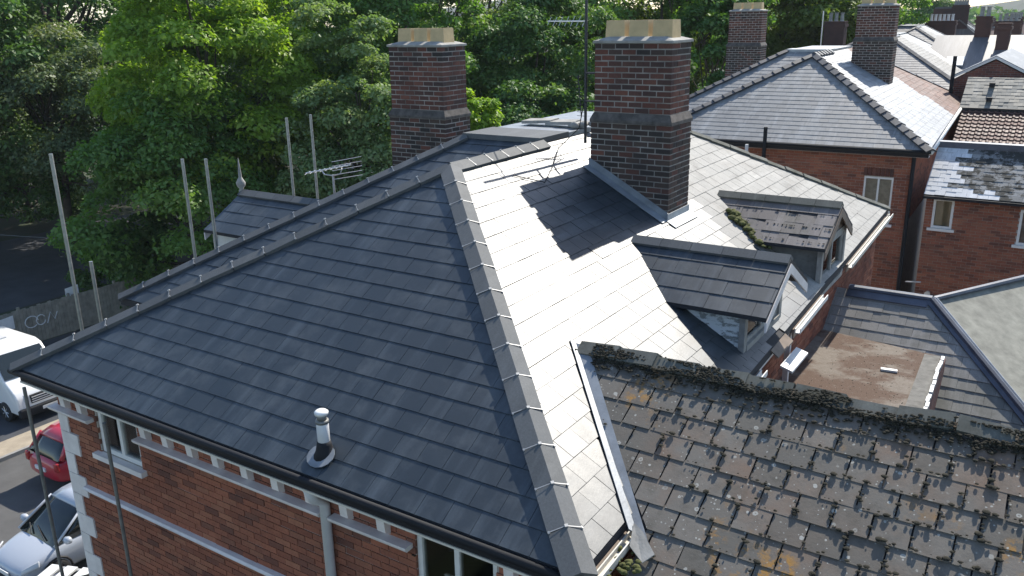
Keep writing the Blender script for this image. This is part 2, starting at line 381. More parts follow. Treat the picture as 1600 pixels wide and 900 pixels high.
def slates(key, parent, T, O, U, S, poly, mat, g=.233, w=.286, th=.006, lift=.0115, excl=None, name='slate', jit=.003, gap=.004, share=None, phase=0):
    """courses of slates on the plane O + u U + s S; poly convex ccw in (u, s); mat may be a function of (u, s)"""
    O, U, S = Vector(O), Vector(U).normalized(), Vector(S).normalized(); N = U.cross(S)
    us = [p[0] for p in poly]; ss = [p[1] for p in poly]; L = g+.03
    B = Matrix(((U.x, S.x, N.x, 0), (U.y, S.y, N.y, 0), (U.z, S.z, N.z, 0), (0, 0, 0, 1)))
    for r_ in range(int(math.floor(min(ss)/g)), int(math.ceil(max(ss)/g))):
        s0 = r_*g; off = (.5*w if r_ % 2 else 0)+phase
        for c in range(int(math.floor((min(us)-off)/w))-1, int(math.ceil((max(us)-off)/w))+1):
            u0 = c*w+off; u1 = u0+w-gap
            rect = [(u0, s0), (u1, s0), (u1, s0+L), (u0, s0+L)]
            q = clip_poly(rect, poly)
            if len(q) < 3 or area2(q) < .004: continue
            um, sm = sum(p[0] for p in q)/len(q), sum(p[1] for p in q)/len(q)
            if excl and excl(um, sm): continue
            m = mat(um, sm) if callable(mat) else mat
            full = area2(q) > .999*area2(rect)
            if full:
                hw = (w-gap)/2; lo, hi = lift, .003
                vb = [(-hw, 0, lo), (hw, 0, lo), (hw, L, hi), (-hw, L, hi)]
                vv = [(x, y, z-th) for x, y, z in vb]+vb
                ff = [(0, 3, 2, 1), (4, 5, 6, 7), (0, 1, 5, 4), (1, 2, 6, 5), (2, 3, 7, 6), (3, 0, 4, 7)]
                J = Matrix.Rotation(random.gauss(0, jit), 4, 'Z') @ Matrix.Rotation(random.gauss(0, jit*.6), 4, 'X') @ Matrix.Rotation(random.gauss(0, jit*.8), 4, 'Y')
                M = Matrix.Translation(O+U*(u0+hw)+S*s0+N*random.gauss(0, jit*.3)) @ B @ J
                piece(key, name, parent, m, vv, ff, T, (name, round(g, 3), round(w, 3)), M)
            else:
                n = len(q); hz = lambda s: lift+(.003-lift)*(s-s0)/L
                top = [O+U*a+S*b+N*hz(b) for a, b in q]; bot = [p-N*th for p in top]
                piece(key, name, parent, m, bot+top, [tuple(range(n-1, -1, -1)), tuple(range(n, 2*n))]+[(i, (i+1) % n, n+(i+1) % n, n+i) for i in range(n)], T)

def ridge_run(key, parent, T, P0, P1, n1, n2, mat, n, wing=.17, lift=.035, th=.016, name='ridge_tile', clips=None, taper=0., overlap=.0, jit=.0):
    """V-shaped tiles from P0 up to P1 between planes with normals n1 and n2"""
    P0, P1 = Vector(P0), Vector(P1); d = (P1-P0).normalized(); n1, n2 = Vector(n1).normalized(), Vector(n2).normalized()
    w1 = d.cross(n1); w1 = w1 if w1.z < 0 or (abs(w1.z) < 1e-6 and False) else -w1
    w2 = d.cross(n2); w2 = w2 if w2.z < 0 else -w2
    up = (n1+n2).normalized(); Lt = (P1-P0).length/n; cm = MB()
    for i in range(n):
        prof = []
        for e, (t, sc) in enumerate(((-overlap, 1+taper), (Lt-.006, 1.0))):
            o = P0+d*(i*Lt+t)+up*((lift+.03)*(1+(taper*1.6 if e == 0 else 0)))+Vector((random.gauss(0, jit), random.gauss(0, jit), random.gauss(0, jit)))
            a, b = o+w1*wing*sc-up*.014, o+w2*wing*sc-up*.014
            prof += [a, o, b, a-n1*(th+.035), o-up*(th+.02), b-n2*(th+.035)]
        piece(key, name, parent, mat, prof, [(0, 1, 7, 6), (1, 2, 8, 7), (3, 9, 10, 4), (4, 10, 11, 5), (0, 6, 9, 3), (2, 5, 11, 8), (0, 3, 4, 1), (1, 4, 5, 2), (6, 7, 10, 9), (7, 8, 11, 10)], T)
        if clips and i > 0:
            o = P0+d*(i*Lt)+up*(lift+.03); c = MB()
            for ww, nn in ((w1, n1), (w2, n2)):
                c.obox(o-d*.004+nn*.001, d*.008, ww*(wing*.98), nn*.0015)
                c.obox(o+ww*(wing-.012)-d*.010-nn*.012, d*.020, ww*.016, nn*.014)
            c.obox(o-d*.013-up*.004-(w1-w2).normalized()*.014, d*.026, (w1-w2).normalized()*.028, up*.014)
            piece(key, 'ridge_clip', parent, clips, c.v, c.f, T)

def bricks_wall(key, parent, T, O, U, W, z0, z1, mat, openings=(), ch=.0775, bl=.229, proud=.012, depth=.06, mort=.010, name='brick', out=None, ragged=None, matf=None, startoff=0, clipf=None):
    """stretcher-bond bricks on a vertical face: O corner, U along, normal N = U x Z"""
    O, U = Vector(O), Vector(U).normalized(); N = U.cross(Vector((0, 0, 1)))
    mb = MB() if out is None else out; nr = int(round((z1-z0)/ch)); ch2 = (z1-z0)/nr
    for r_ in range(nr):
        za, zb = z0+r_*ch2+mort/2, z0+(r_+1)*ch2-mort/2
        u = -startoff if r_ % 2 == 0 else -startoff-bl/2
        while u < W-.01:
            iv = [(max(0, u)+(mort/2 if u > 0 else 0), min(W, u+bl)-(mort/2 if u+bl < W else 0))]; u += bl
            for (a, b, c, d) in openings:
                if zb > c and za < d:
                    nv = []
                    for (p, q) in iv:
                        if b <= p or a >= q: nv.append((p, q)); continue
                        if a > p: nv.append((p, a))
                        if b < q: nv.append((b, q))
                    iv = nv
            for p, q in iv:
                if q-p < .025: continue
                if clipf and not clipf((p+q)/2, (za+zb)/2): continue
                pr = proud+random.gauss(0, .0015); j = random.gauss(0, .0012)
                o = O+U*p-N*depth+Vector((0, 0, za+j))
                b_ = MB().obox(o, U*(q-p), N*(depth+pr), Vector((0, 0, zb-za)))
                if out is not None: mb.add(b_.v, b_.f)
                else:
                    m = matf((p+q)/2, (za+zb)/2) if matf else mat
                    piece(key, name, parent, m, b_.v, b_.f, T)
    return mb

def wall_with_holes(mb, O, U, W, z0, z1, thick, openings):
    O, U = Vector(O), Vector(U).normalized(); N = U.cross(Vector((0, 0, 1)))
    xs = sorted({0, W}|{a for o in openings for a in o[:2]}); zs = sorted({z0, z1}|{a for o in openings for a in o[2:]})
    for i in range(len(xs)-1):
        for j in range(len(zs)-1):
            xm, zm = (xs[i]+xs[i+1])/2, (zs[j]+zs[j+1])/2
            if any(a < xm < b and c < zm < d for a, b, c, d in openings): continue
            mb.obox(O+U*xs[i]-N*thick+Vector((0, 0, zs[j])), U*(xs[i+1]-xs[i]), N*thick, (0, 0, zs[j+1]-zs[j]))
    return mb

def window(parent, T, O, U, w, z0, z1, panes=2, rec=.07, fr=.055, frame='white_paint', sill='stone_paint', backing=None, trans=None, name='window'):
    """casement in an opening: frame mesh, glass panes as its children"""
    O, U = Vector(O), Vector(U).normalized(); N = U.cross(Vector((0, 0, 1))); Zv = Vector((0, 0, 1)); h = z1-z0
    m = MB(); b = O-N*rec+Zv*z0
    m.obox(b, U*w, N*.05, Zv*fr); m.obox(b+Zv*(h-fr), U*w, N*.05, Zv*fr)
    m.obox(b+Zv*fr, U*fr, N*.05, Zv*(h-2*fr)); m.obox(b+U*(w-fr)+Zv*fr, U*fr, N*.05, Zv*(h-2*fr)); pw = (w-fr)/panes
    for i in range(1, panes): m.obox(b+U*(i*pw)+Zv*fr, U*fr, N*.047, Zv*(h-2*fr))
    if trans: m.obox(b+U*fr+Zv*(h*trans), U*(w-2*fr), N*.044, Zv*fr*.8)
    f = m.build(name, frame, parent, T)
    for i in range(panes):
        p = MB().obox(b+U*(fr+i*pw)+Zv*fr+N*.015, U*(pw-fr), N*.008, Zv*(h-2*fr)); p.build('pane', 'window_glass', f, T)
    if sill:
        s_ = MB().obox(O+Zv*(z0-.07)-U*.08-N*rec, U*(w+.16), N*(rec+.09), Zv*.068); s_.build('sill', sill, f, T)
    if backing:
        MB().obox(b-N*.12+U*.002, U*(w-.004), N*.01, Zv*h).build('blind', backing, f, T)
    return f

# ------------------------------------------------------------------ ground, street
def sheet(name, pts, z, mat, kind='structure'):
    m = MB(); m.add([(x, y, z) for x, y in pts], [tuple(range(len(pts)))]); return m.build(name, mat, kind=kind)
sheet('ground', [(-1250, -350), (1250, -350), (1250, 1750), (-1250, 1750)], 0, 'ground')
sheet('road', [(-26.6, -60), (-17.5, -60), (-17.5, 220), (-26.6, 220)], .012, 'asphalt')
MB().box(-27.75, -26.72, -60, 220, -.1, .13).build('pavement', 'paving', kind='structure')
MB().box(-26.72, -26.6, -60, 220, -.1, .14).build('kerb', 'kerb_stone', kind='structure')
sheet('driveway', [(-36, 4), (-27.76, 4), (-27.76, 40), (-36, 40)], .008, 'asphalt_shaded')
sheet('path', [(-56, -10), (-41.5, -10), (-41.5, 80), (-56, 80)], .01, 'asphalt_shaded')
MB().box(-17.5, -16.2, -60, 220, -.1, .12).build('pavement', 'paving', kind='structure')

# ------------------------------------------------------------------ the villas
EZ = 9.0
C1, C2, AP = Vector((-10.49, 4.835, EZ)), Vector((-2.616, 4.835, EZ)), Vector((-6.554, 8.61, 11.197))
C3, H2T, RE = Vector((-11.91, 7.19, EZ)), Vector((-7.97, 10.95, 11.22)), Vector((-6.552, 10.98, 11.2))
C4, BR, BL = Vector((-2.93, 18.3, 9.175)), Vector((-6.552, 14.7, 11.2)), Vector((-7.97, 14.7, 11.22))
nA, nB, nL, nF, nK = Vector((0, -.582, 1)), Vector((.558, 0, 1)), Vector((-.558, 0, 1)), Vector((0, -.59, 1)), Vector((0, .56, 1))
zB = lambda x: EZ-.558*(x+2.616)

def chimney(key, house, T, x0, x1, y0, y1, zb, zs, zt, mats, pots=3, flash=False, detail=2, roofz=None):
    ck = 'chimney'; m = MB(); e = .035
    q_ = .005; m.box(x0+q_, x1-q_, y0+q_, y1-q_, zb, zs); m.box(x0+e+q_, x1-e-q_, y0+e+q_, y1-e-q_, zs, zt)
    ch = m.build('chimney', ('brick_texture', 'mortar', 'mortar_pale')[detail], house, T)
    def bf(u, z):
        if z < zs: return mats[1] if random.random() < .75 else mats[0]
        return mats[1] if z > zt-.28 and random.random() < .5 else mats[0]
    dep = .09
    for (xa, xb, ya, yb, za, zc) in ((x0, x1, y0, y1, zb, zs-.075), (x0+e, x1-e, y0+e, y1-e, zs+.07, zt)):
        kw = dict(ch=.0795, bl=(xb-xa)/5.5, proud=.0, depth=dep, mort=.0165)
        for (O, U, W_, so) in (((xa, ya, 0), (1, 0, 0), xb-xa, 0), ((xb, ya+dep, 0), (0, 1, 0), yb-ya-dep, .115), ((xa, yb, 0), (0, -1, 0), yb-ya-dep, .115), ((xb-dep, yb, 0), (-1, 0, 0), xb-xa-2*dep, .05)):
            cf = (lambda u, z, O=O, U=U: z > roofz(O[0]+U[0]*u, O[1]+U[1]*u)-.05) if roofz else None
            if detail: bricks_wall(key, ch, T, O, U, W_, za, zc, None, matf=bf, startoff=so, clipf=cf, **kw)
    # weathered offset course at the shoulder
    m = MB(); a = .014
    lo = [(x0-a, y0-a), (x1+a, y0-a), (x1+a, y1+a), (x0-a, y1+a)]; hi = [(x0+e-.004, y0+e-.004), (x1-e+.004, y0+e-.004), (x1-e+.004, y1-e+.004), (x0+e-.004, y1-e+.004)]
    vs_ = [(x, y, zs-.075) for x, y in lo]+[(x, y, zs-.03) for x, y in lo]+[(x, y, zs+.068) for x, y in hi]
    m.add(vs_, [(3, 2, 1, 0), (8, 9, 10, 11)]+[(k*4+i, k*4+(i+1) % 4, k*4+4+(i+1) % 4, k*4+4+i) for k in (0, 1) for i in range(4)])
    m.build('offset_course', 'soffit_course' if detail else 'brick_far', ch, T)
    # mortar cap
    m = MB(); o = .022; cx0, cx1, cy0, cy1 = x0+e-o, x1-e+o, y0+e-o, y1-e+o
    vs_ = [(cx0, cy0, zt+.002), (cx1, cy0, zt+.002), (cx1, cy1, zt+.002), (cx0, cy1, zt+.002), (cx0, cy0, zt+.035), (cx1, cy0, zt+.035), (cx1, cy1, zt+.035), (cx0, cy1, zt+.035),
           (cx0+.18, cy0+.14, zt+.085), (cx1-.18, cy0+.14, zt+.085), (cx1-.18, cy1-.14, zt+.085), (cx0+.18, cy1-.14, zt+.085)]
    m.add(vs_, [(3, 2, 1, 0), (8, 9, 10, 11)]+[(k*4+i, k*4+(i+1) % 4, k*4+4+(i+1) % 4, k*4+4+i) for k in (0, 1) for i in range(4)]); m.build('mortar_cap', 'cement', ch, T)
    cy = (y0+y1)/2; n = pots; pw = .14; gap = .362
    for i in range(n):
        px = (x0+x1)/2+gap*(i-(n-1)/2)-.01; mm = MB()
        h0, h1 = zt+.04, zt+.305; t = .03; w0, w1 = pw+.012, pw
        for (ax, ay, bx, by) in ((-1, -1, 1, -1), (1, -1, 1, 1), (1, 1, -1, 1), (-1, 1, -1, -1)):
            q = [(px+ax*w0, cy+ay*w0*1.0, h0), (px+bx*w0, cy+by*w0*1.0, h0), (px+bx*w1, cy+by*w1*1.0, h1), (px+ax*w1, cy+ay*w1*1.0, h1)]
            k = (w1-t)/w1; qi = [(px+ax*w0*k, cy+ay*w0*1.0*k, h0), (px+bx*w0*k, cy+by*w0*1.0*k, h0), (px+bx*w1*k, cy+by*w1*1.0*k, h1), (px+ax*w1*k, cy+ay*w1*1.0*k, h1)]
            mm.add(q+qi, [(0, 1, 2, 3), (7, 6, 5, 4), (3, 2, 6, 7)])
        p = mm.build('chimney_pot', 'buff_clay' if detail else 'cement', ch, T)
        MB().box(px-w1*.72, px+w1*.72, cy-w1*.85, cy+w1*.85, h0, h1-.12).build('flue_hole', 'soot', p, T)
    return ch

def dormer(key, house, T, yr, zr, xf, hw, sgn, smat, rmat, wallmat, face='stone_paint', detail=2, finial=False, lowz=8.55, setb=.13):
    """gabled dormer; sgn=+1 opens to +X from face B, -1 opens to -X from the mirrored left slope"""
    sl_ = .56; ze = zr-sl_*hw; X = (lambda x: x) if sgn > 0 else (lambda x: -14.526-x)
    xin = lambda z: -2.616-(z-EZ)/.558
    mir = sgn < 0
    def S2(*a): return [(X(x), y, z) for x, y, z in a]
    d = MB()
    # roof deck: two thin slabs
    for s in (-1, 1):
        d.prism(S2((xin(zr), yr, zr), (xf, yr, zr), (xf, yr+s*hw, ze), (xin(ze), yr+s*hw, ze)), (0, 0, -.045))
    dm = d.build('dormer', 'underlay', house, T)
    for s in (-1, 1):
        right = (s == -1) != mir
        Ls = hw*math.hypot(1, sl_); a0, a1, b0 = X(xin(ze)), X(xf), X(xin(zr))
        if s == -1: O, U = (0, yr-hw, ze), (1, 0, 0); pts = [(a0, 0), (a1, 0), (a1, Ls), (b0, Ls)]
        else: O, U = (0, yr+hw, ze), (-1, 0, 0); pts = [(-a0, 0), (-a1, 0), (-a1, Ls), (-b0, Ls)]
        ar = sum(pts[i][0]*pts[(i+1) % 4][1]-pts[(i+1) % 4][0]*pts[i][1] for i in range(4))
        if ar < 0: pts = pts[::-1]
        slates(key, dm, T, O, U, (0, -s*hw, sl_*hw), pts, smat, g=Ls/4-.001, jit=.004 if smat == 'slate_new' else .012, phase=.07)
    nD1, nD2 = Vector((0, -sl_, 1)), Vector((0, sl_, 1))
    p0, p1 = Vector((X(xin(zr)+.03), yr, zr)), Vector((X(xf), yr, zr))
    ridge_run(key, dm, T, p0, p1, nD1, nD2, rmat, 5, .13, .03)
    # cheeks
    xw = xf-setb; yc = hw-.17
    for s in (-1, 1):
        zt = ze+sl_*.17-.05
        tri = S2((xin(zt)+.0, yr+s*yc, zt), (xw, yr+s*yc, zt), (xw, yr+s*yc, zB(xw)-.02))
        MB().prism(tri, (0, -s*.05, 0)).build('cheek', wallmat, dm, T)
        nb = 4
        if detail == 2:
            for i in range(nb):        # weatherboards lapped down the cheek
                za, zb_ = zt-(i+1)*(zt-zB(xw))/nb+.004, zt-i*(zt-zB(xw))/nb
                q = S2((xin(zb_)+.02, yr+s*(yc+.001), zb_), (xw, yr+s*(yc+.001), zb_), (xw, yr+s*(yc+.014), za), (min(xw-.01, xin(za)+.02), yr+s*(yc+.014), za))
                MB().prism(q, (0, s*.012, 0)).build('weatherboard', wallmat, dm, T)
    # front: posts, head, window, gable board
    f = MB(); zg = ze+sl_*.17-.05
    for s in (-1, 1):
        y_ = yr+s*yc; f.box(*sorted((X(xw), X(xw+.07))), y_-.05, y_+.05, lowz, zg)
    f.box(*sorted((X(xw), X(xw+.06))), yr-yc+.05, yr+yc-.05, zg-.09, zg); f.box(*sorted((X(xw), X(xw+.08))), yr-yc+.05, yr+yc-.05, lowz, lowz+.07)
    fr = f.build('front_frame', face, dm, T)
    MB().prism(S2((xw+.02, yr-yc-.05, zg+.003), (xw+.02, yr+yc+.05, zg+.003), (xw+.02, yr, zr-.07)), (.03*sgn, 0, 0)).build('gable_board', 'board_brown' if sgn > 0 else 'white_paint', dm, T)
    U = (0, 1, 0) if sgn > 0 else (0, -1, 0)
    ya = yr-yc+.05 if sgn > 0 else yr+yc-.05
    window(dm, T, (X(xw+.05), ya, 0), U, 2*yc-.1, lowz+.072, zg-.092, 2, .06, .05, face, None, 'curtain')
    for s in (-1, 1):   # barge boards
        q = S2((xf-.012, yr, zr-.05), (xf-.012, yr+s*hw, ze-.05), (xf-.012, yr+s*hw, ze-.17), (xf-.012, yr, zr-.17))
        MB().prism(q, (.022*sgn, 0, 0)).build('barge_board', 'board_brown' if smat == 'slate_mossy_dormer' else 'stone_paint', dm, T)
    if finial:
        z = zr+.04; MB().lathe((X(xf)-.0, yr, z-.06), [(.045, 0), (.05, .05), (.03, .08), (.075, .14), (.085, .19), (.05, .25), (.028, .29), (.03, .33), (.012, .55), (.002, .62)], 10).build('finial', 'cement', dm, T, True)
    return dm

def villa(T, key, label, st, detail, group=None):
    h = empty('brick_villa', (-6.5, 11, 0), label, 'house', group, T)
    # --- walls
    W1, W2 = (.82, 1.65, 7.95, 8.58), (5.83, 6.73, 7.45, 8.55)
    ops = [W1, W2] if detail == 2 else ([(6.17, 6.92, 6.9, 8.17)] if detail == 1 else [])
    wm = MB(); wall_with_holes(wm, (-10.35, 5.2, 0), (1, 0, 0), 7.3, 0, 8.9, .3, ops)
    wm.box(-10.35, -10.05, 5.5, 7.6, 0, 8.9); wm.box(-11.6, -11.3, 7.6, 18, 0, 8.9); wm.box(-11.3, -10.35, 7.6, 7.9, 0, 8.9)
    wm.box(-3.35, -3.05, 5.5, 18, 0, 8.9); wm.box(-11.3, -3.18, 17.7, 18, 0, 8.9)
    wl = wm.build('wall', 'mortar' if detail else 'brick_texture', h, T)
    if detail:
        bm = bricks_wall(key, wl, T, (-10.35, 5.2, 0), (1, 0, 0), 7.3, 5.4 if detail == 2 else 3.6, 8.9, None, ops, out=MB())
        bm.build('brick_courses', 'brick_red', wl, T, kind='stuff')
        bm = bricks_wall(key, wl, T, (-3.05, 5.2, 0), (0, 1, 0), 12.8, 6.9, 8.9, None, [], out=MB())
        bm.build('brick_courses', 'brick_red', wl, T, kind='stuff')
    MB().box(-10.0, -3.2, 5.9, 17.6, 7.0, 7.05).build('ceiling_slab', 'underlay', h, T)
    MB().box(-10.0, -3.2, 7.2, 7.3, 7.05, 8.9).build('room_partition', 'curtain', h, T)
    # --- roof
    rm = MB(); dn = Vector((0, 0, -.012)); up = (0, 0, -.10)
    P = lambda *a: [Vector(x)+dn for x in a]
    V13 = Vector((-10.49, 7.19, EZ)); C5 = Vector((-11.91, 18.3, EZ))
    rm.prism(P(C1, C2, AP), up); rm.prism(P(C2, C4, BR, AP), up); rm.prism(P(C1, AP, RE, V13), up); rm.prism(P(C3, V13, RE, H2T), up)
    rm.prism(P(C3, H2T, BL, C5), up); rm.prism(P(C4, C5, BL, BR), up)
    rm.box(-7.97, -6.56, 10.95, 14.7, 11.0, 11.19)
    roof = rm.build('roof', 'underlay', h, T)
    SA = math.hypot(3.775, 2.197); k_ = 1.1452; bb = lambda y, x: (y-4.835, (-2.616-x)*k_)
    polyB = [bb(4.835, -2.616), bb(18.3, -2.93), bb(14.7, -6.552), bb(8.61, -6.554)]
    split = st.get('split', 12.35)
    def mB(u, s):
        y = u+4.835+(((int(s/.233)*7919) % 5)-2)*.12-(s-2)*.12
        return st['B'] if y < split else st['B2']
    ex = None
    if detail == 2:
        def ex(u, s):
            y, x = u+4.835, -2.616-s/k_
            if (9.95 < y < 10.6 and x > -2.82) or (12.75 < y < 14.05 and x > -2.86): return True
            if -5.93 < x < -4.72 and 11.27 < y < 11.98: return True
            return y < 7.15 and x > -2.62+(y-5.62)*-.94+.18 and y > 5.7
    g, w = (.233, .286) if detail == 2 else (.2, .25)
    slates(key, roof, T, C1, (1, 0, 0), AP-Vector((AP.x, C1.y, C1.z)), [(0, 0), (7.874, 0), (3.936, SA)], st['A'], g, w, .006, .0115, jit=.0016)
    slates(key, roof, T, C2, (0, 1, 0), (-3.934, 0, 2.195), polyB, mB, g, w, .006, .012, excl=ex, jit=.0035, gap=.007)
    slates(key, roof, T, C3, (1, 0, 0), (0, 3.76, 2.22), [(0, 0), (1.42, 0), (5.36, 4.366), (3.94, 4.366)], st['A'], g, w)
    slates(key, roof, T, C1+Vector((0, 0, 0)), (0, -1, 0), (3.936, 0, 2.197), [(-2.355, 0), (0, 0), (-3.775, 4.507), (-6.13, 4.507)], st['A'], g, w)
    slates(key, roof, T, C3, (0, -1, 0), (3.94, 0, 2.22), [(-11.11, 0), (0, 0), (-3.76, 4.52), (-7.51, 4.52)], st['A'], g, w)
    rk = dict(clips='clip_metal' if detail == 2 else None, jit=.003)
    if detail == 1: rk.update(taper=.22, overlap=.06, lift=.05)
    nh = 14 if detail == 2 else 17
    ridge_run(key, roof, T, C2+Vector((.02, -.02, 0)), AP, nA, nB, st['ridge'], nh, .15, **rk)
    ridge_run(key, roof, T, C1+Vector((-.02, -.02, 0)), AP, nA, nL, st['hip'], nh, .12, **rk)
    ridge_run(key, roof, T, AP, RE+Vector((0, -.05, 0)), nL, nB, st['ridge'], 6, .15, **rk)
    ridge_run(key, roof, T, C3, H2T, nF, nL, st['hip'], nh, .12, **rk)
    ridge_run(key, roof, T, C4, BR, nB, nK, 'ridge_mossy' if detail == 2 else st['ridge'], 13, .10, .03, jit=.006)
    # flat top behind the ridge: lead flat with a capped front edge, weathered tiles stacked behind
    f = MB(); f.box(-8.02, -6.6, 10.90, 11.75, 11.205, 11.285); f.build('lead_flat', st.get('flat', 'ridge_new'), roof, T)
    if detail == 2:
        for i in range(5):
            x = -7.75+i*.22; f = MB(); zz = 11.30+.012*(i % 2)
            f.obox((x, 12.2+random.uniform(-.03, .03), zz), (.30, .02, .012), (0, .3, .01), (0, 0, .05)); f.build('loose_ridge_tile', 'cement', roof, T)
        MB().box(-8.0, -6.6, 11.76, 14.6, 11.2, 11.27).build('lead_flat', 'lead', roof, T)
        for i in range(3):
            f = MB(); f.lump((-6.72+.1*i, 12.15+.12*i, 11.33), .08, .8); f.build('mortar_lump', 'cement', roof, T, True)
    else:
        MB().box(-8.0, -6.6, 11.76, 14.6, 11.2, 11.27).build('lead_flat', 'lead', roof, T)
    # --- eaves: gutter, fascia, soffit
    e = MB(); e.tube([C1+Vector((-.05, -.045, -.035)), C2+Vector((.05, -.045, -.035))], .036, 8); e.build('gutter', 'black_plastic', h, T, True)
    MB().box(-10.5, -2.62, 4.87, 4.90, 8.81, 8.885).build('fascia', 'black_plastic', h, T); MB().box(-10.5, -2.62, 4.901, 5.2, 8.80, 8.83).build('soffit', 'stone_paint', h, T)
    MB().prism([(-3.04, 4.91, 8.80), (-2.66, 4.91, 8.80), (-2.96, 18.2, 8.96), (-3.04, 18.2, 8.96)], (0, 0, .03)).build('soffit', 'stone_paint', h, T)
    if detail == 2:
        MB().box(-10.5, -2.6, 4.86, 4.872, 8.785, 8.808).build('fascia_trim', 'cream_plastic', h, T)
        for (a, b, m) in ((4.86, 5.75, 'cream_plastic'), (8.9, 9.42, 'gutter_white'), (10.95, 12.55, 'gutter_white'), (14.3, 18.3, 'cream_plastic')):
            xx = lambda y: -2.58-.31*(y-4.8)/13.5
            za = lambda y: 8.93+.165*(y-4.8)/13.5
            g_ = MB(); g_.obox((xx(a), a, za(a)-.07), (xx(b)-xx(a), b-a, za(b)-za(a)), (.075, 0, 0), (0, 0, .012))
            g_.obox((xx(a)+.066, a, za(a)-.058), (xx(b)-xx(a), b-a, za(b)-za(a)), (.012, 0, 0), (0, 0, .06)); g_.obox((xx(a)-.0, a, za(a)-.058), (xx(b)-xx(a), b-a, za(b)-za(a)), (.012, 0, 0), (0, 0, .05))
            g_.build('gutter', m, h, T)
            MB().obox((xx(a)-.03, a, za(a)-.15), (xx(b)-xx(a), b-a, za(b)-za(a)), (.02, 0, 0), (0, 0, .13)).build('fascia', 'board_brown', h, T)
    else:
        g_ = MB(); g_.tube([C2+Vector((.05, 0, -.05)), C4+Vector((.05, 0, -.05))], .055, 8); g_.build('gutter', 'gutter_white', h, T, True)
    # --- chimneys
    rz = lambda x, y: zB(x)
    if not detail: return h, roof, wl
    chimney(key, h, T, -5.95, -4.70, 11.25, 12.0, 9.6, 11.59, 12.62, st['chim'], detail=detail, roofz=rz if detail == 2 else None)
    chimney(key, h, T, -10.45, -9.2, 12.0, 12.75, 9.5, 11.39, 12.53, st['chim'], detail=detail, roofz=(lambda x, y: 10.0) if detail else None)
    return h, roof, wl

MAIN = dict(A='slate_new', B='slate_new', B2='slate_old', ridge='ridge_new', hip='ridge_new', chim=('brick_chimney', 'brick_sooty'))
h, roof, wl = villa(I4, 'main', 'red brick villa with new dark slate hip roof and two tall chimneys, nearest house', MAIN, 2)
d1 = dormer('main', h, I4, 10.1, 10.17, -2.62, .87, 1, 'slate_new', 'ridge_new', 'peeling_white', face='cement', lowz=9.16, setb=.34)
d2 = dormer('main', h, I4, 13.4, 10.19, -2.78, .87, 1, 'slate_mossy_dormer', 'ridge_mossy', 'cement_dark', face='cement', lowz=8.9)
d3 = dormer('main', h, I4, 9.79, 10.17, -2.52, .87, -1, 'slate_new', 'ridge_new', 'white_paint', finial=True, lowz=9.0)
# moss lodged in the valley of the old dormer
m = MB()
for i in range(90):
    t = random.random(); x = -4.35+t*.75+random.gauss(0, .05); y = 12.95-t*.42+random.gauss(0, .07); m.lump((x, y, zB(x)+.03+random.random()*.06), random.uniform(.03, .075))
m.build('moss', 'moss_green', d2, I4, True, kind='stuff')
m = MB()
for i in range(110):
    x = -4.6+random.random()*1.8; c = random.choice((.2, .43, .66)); m.lump((x, 13.4-c*1.2, 10.19-.56*c*1.2+.02), random.uniform(.005, .014))
m.build('moss', 'moss', d2, I4, True, kind='stuff')
# stepped lead flashing round the right chimney
f = MB(); nst = 11
for i in range(nst):
    xa = -5.97+i*1.28/nst; xb = -5.97+(i+1)*1.28/nst
    f.obox((xa, 11.232, zB(xa)-.02), (xb-xa, 0, zB(xb)-zB(xa)), (0, .015, 0), (0, 0, .15+.06*(zB(xa)-zB(xb))*0))
f.build('step_flashing', 'lead', roof)
f = MB(); f.obox((-5.97, 11.05, zB(-5.97)+.022), (1.28, 0, zB(-4.69)-zB(-5.97)), (0, .18, 0), (.004, 0, .008)); f.build('soaker_flashing', 'lead', roof)
f = MB(); f.obox((-4.69, 11.2, zB(-4.69)+.02), (0, .85, 0), (.14, 0, -.078), (.004, 0, .007)); f.obox((-4.695, 11.22, zB(-4.69)+.01), (0, .8, 0), (.012, 0, 0), (0, 0, .11)); f.build('apron_flashing', 'lead_pale', roof)
# brackets, frieze band, string course, quoins, windows, downpipe on the front wall
for x in (-10.1, -9.74, -8.47, -8.06, -7.63, -7.2, -6.74, -6.28, -5.8, -5.33, -4.86, -3.44, -3.05):
    b = MB(); b.prism([(x-.05, 5.195, 8.80), (x-.05, 4.93, 8.80), (x-.05, 4.955, 8.72), (x-.05, 5.10, 8.60), (x-.05, 5.115, 8.45), (x-.05, 5.195, 8.40)], (.10, 0, 0)); b.build('eaves_bracket', 'stone_paint', h)
for a, b_ in ((-10.42, -9.58), (-8.66, -5.66), (-5.53, -4.55), (-3.58, -2.82)):
    b = MB(); b.prism([(a, 5.195, 8.345), (a, 5.10, 8.345), (a, 5.08, 8.375), (a, 5.08, 8.395), (a, 5.195, 8.395)], (b_-a, 0, 0)); b.build('frieze_band', 'stone_paint', h)
b = MB(); b.prism([(-10.0, 5.195, 7.28), (-10.0, 5.13, 7.29), (-10.0, 5.11, 7.32), (-10.0, 5.13, 7.345), (-10.0, 5.195, 7.35)], (7.0, 0, 0)); b.build('string_course', 'stone_paint', h)
z = 8.34; i = 0
while z > 1.0:
    hq = .30; wq = .34 if i % 2 else .18
    q = MB(); q.box(-10.372, -10.35+wq, 5.172, 5.42-.1*(i % 2), z-hq+.008, z); q.build('quoin', 'stone_paint', wl); z -= hq; i += 1
window(h, I4, (-10.35+.82, 5.2, 0), (1, 0, 0), .83, 7.95, 8.58, 2, .07, .06)
window(h, I4, (-10.35+5.83, 5.2, 0), (1, 0, 0), .90, 7.45, 8.55, 2, .07, .055)
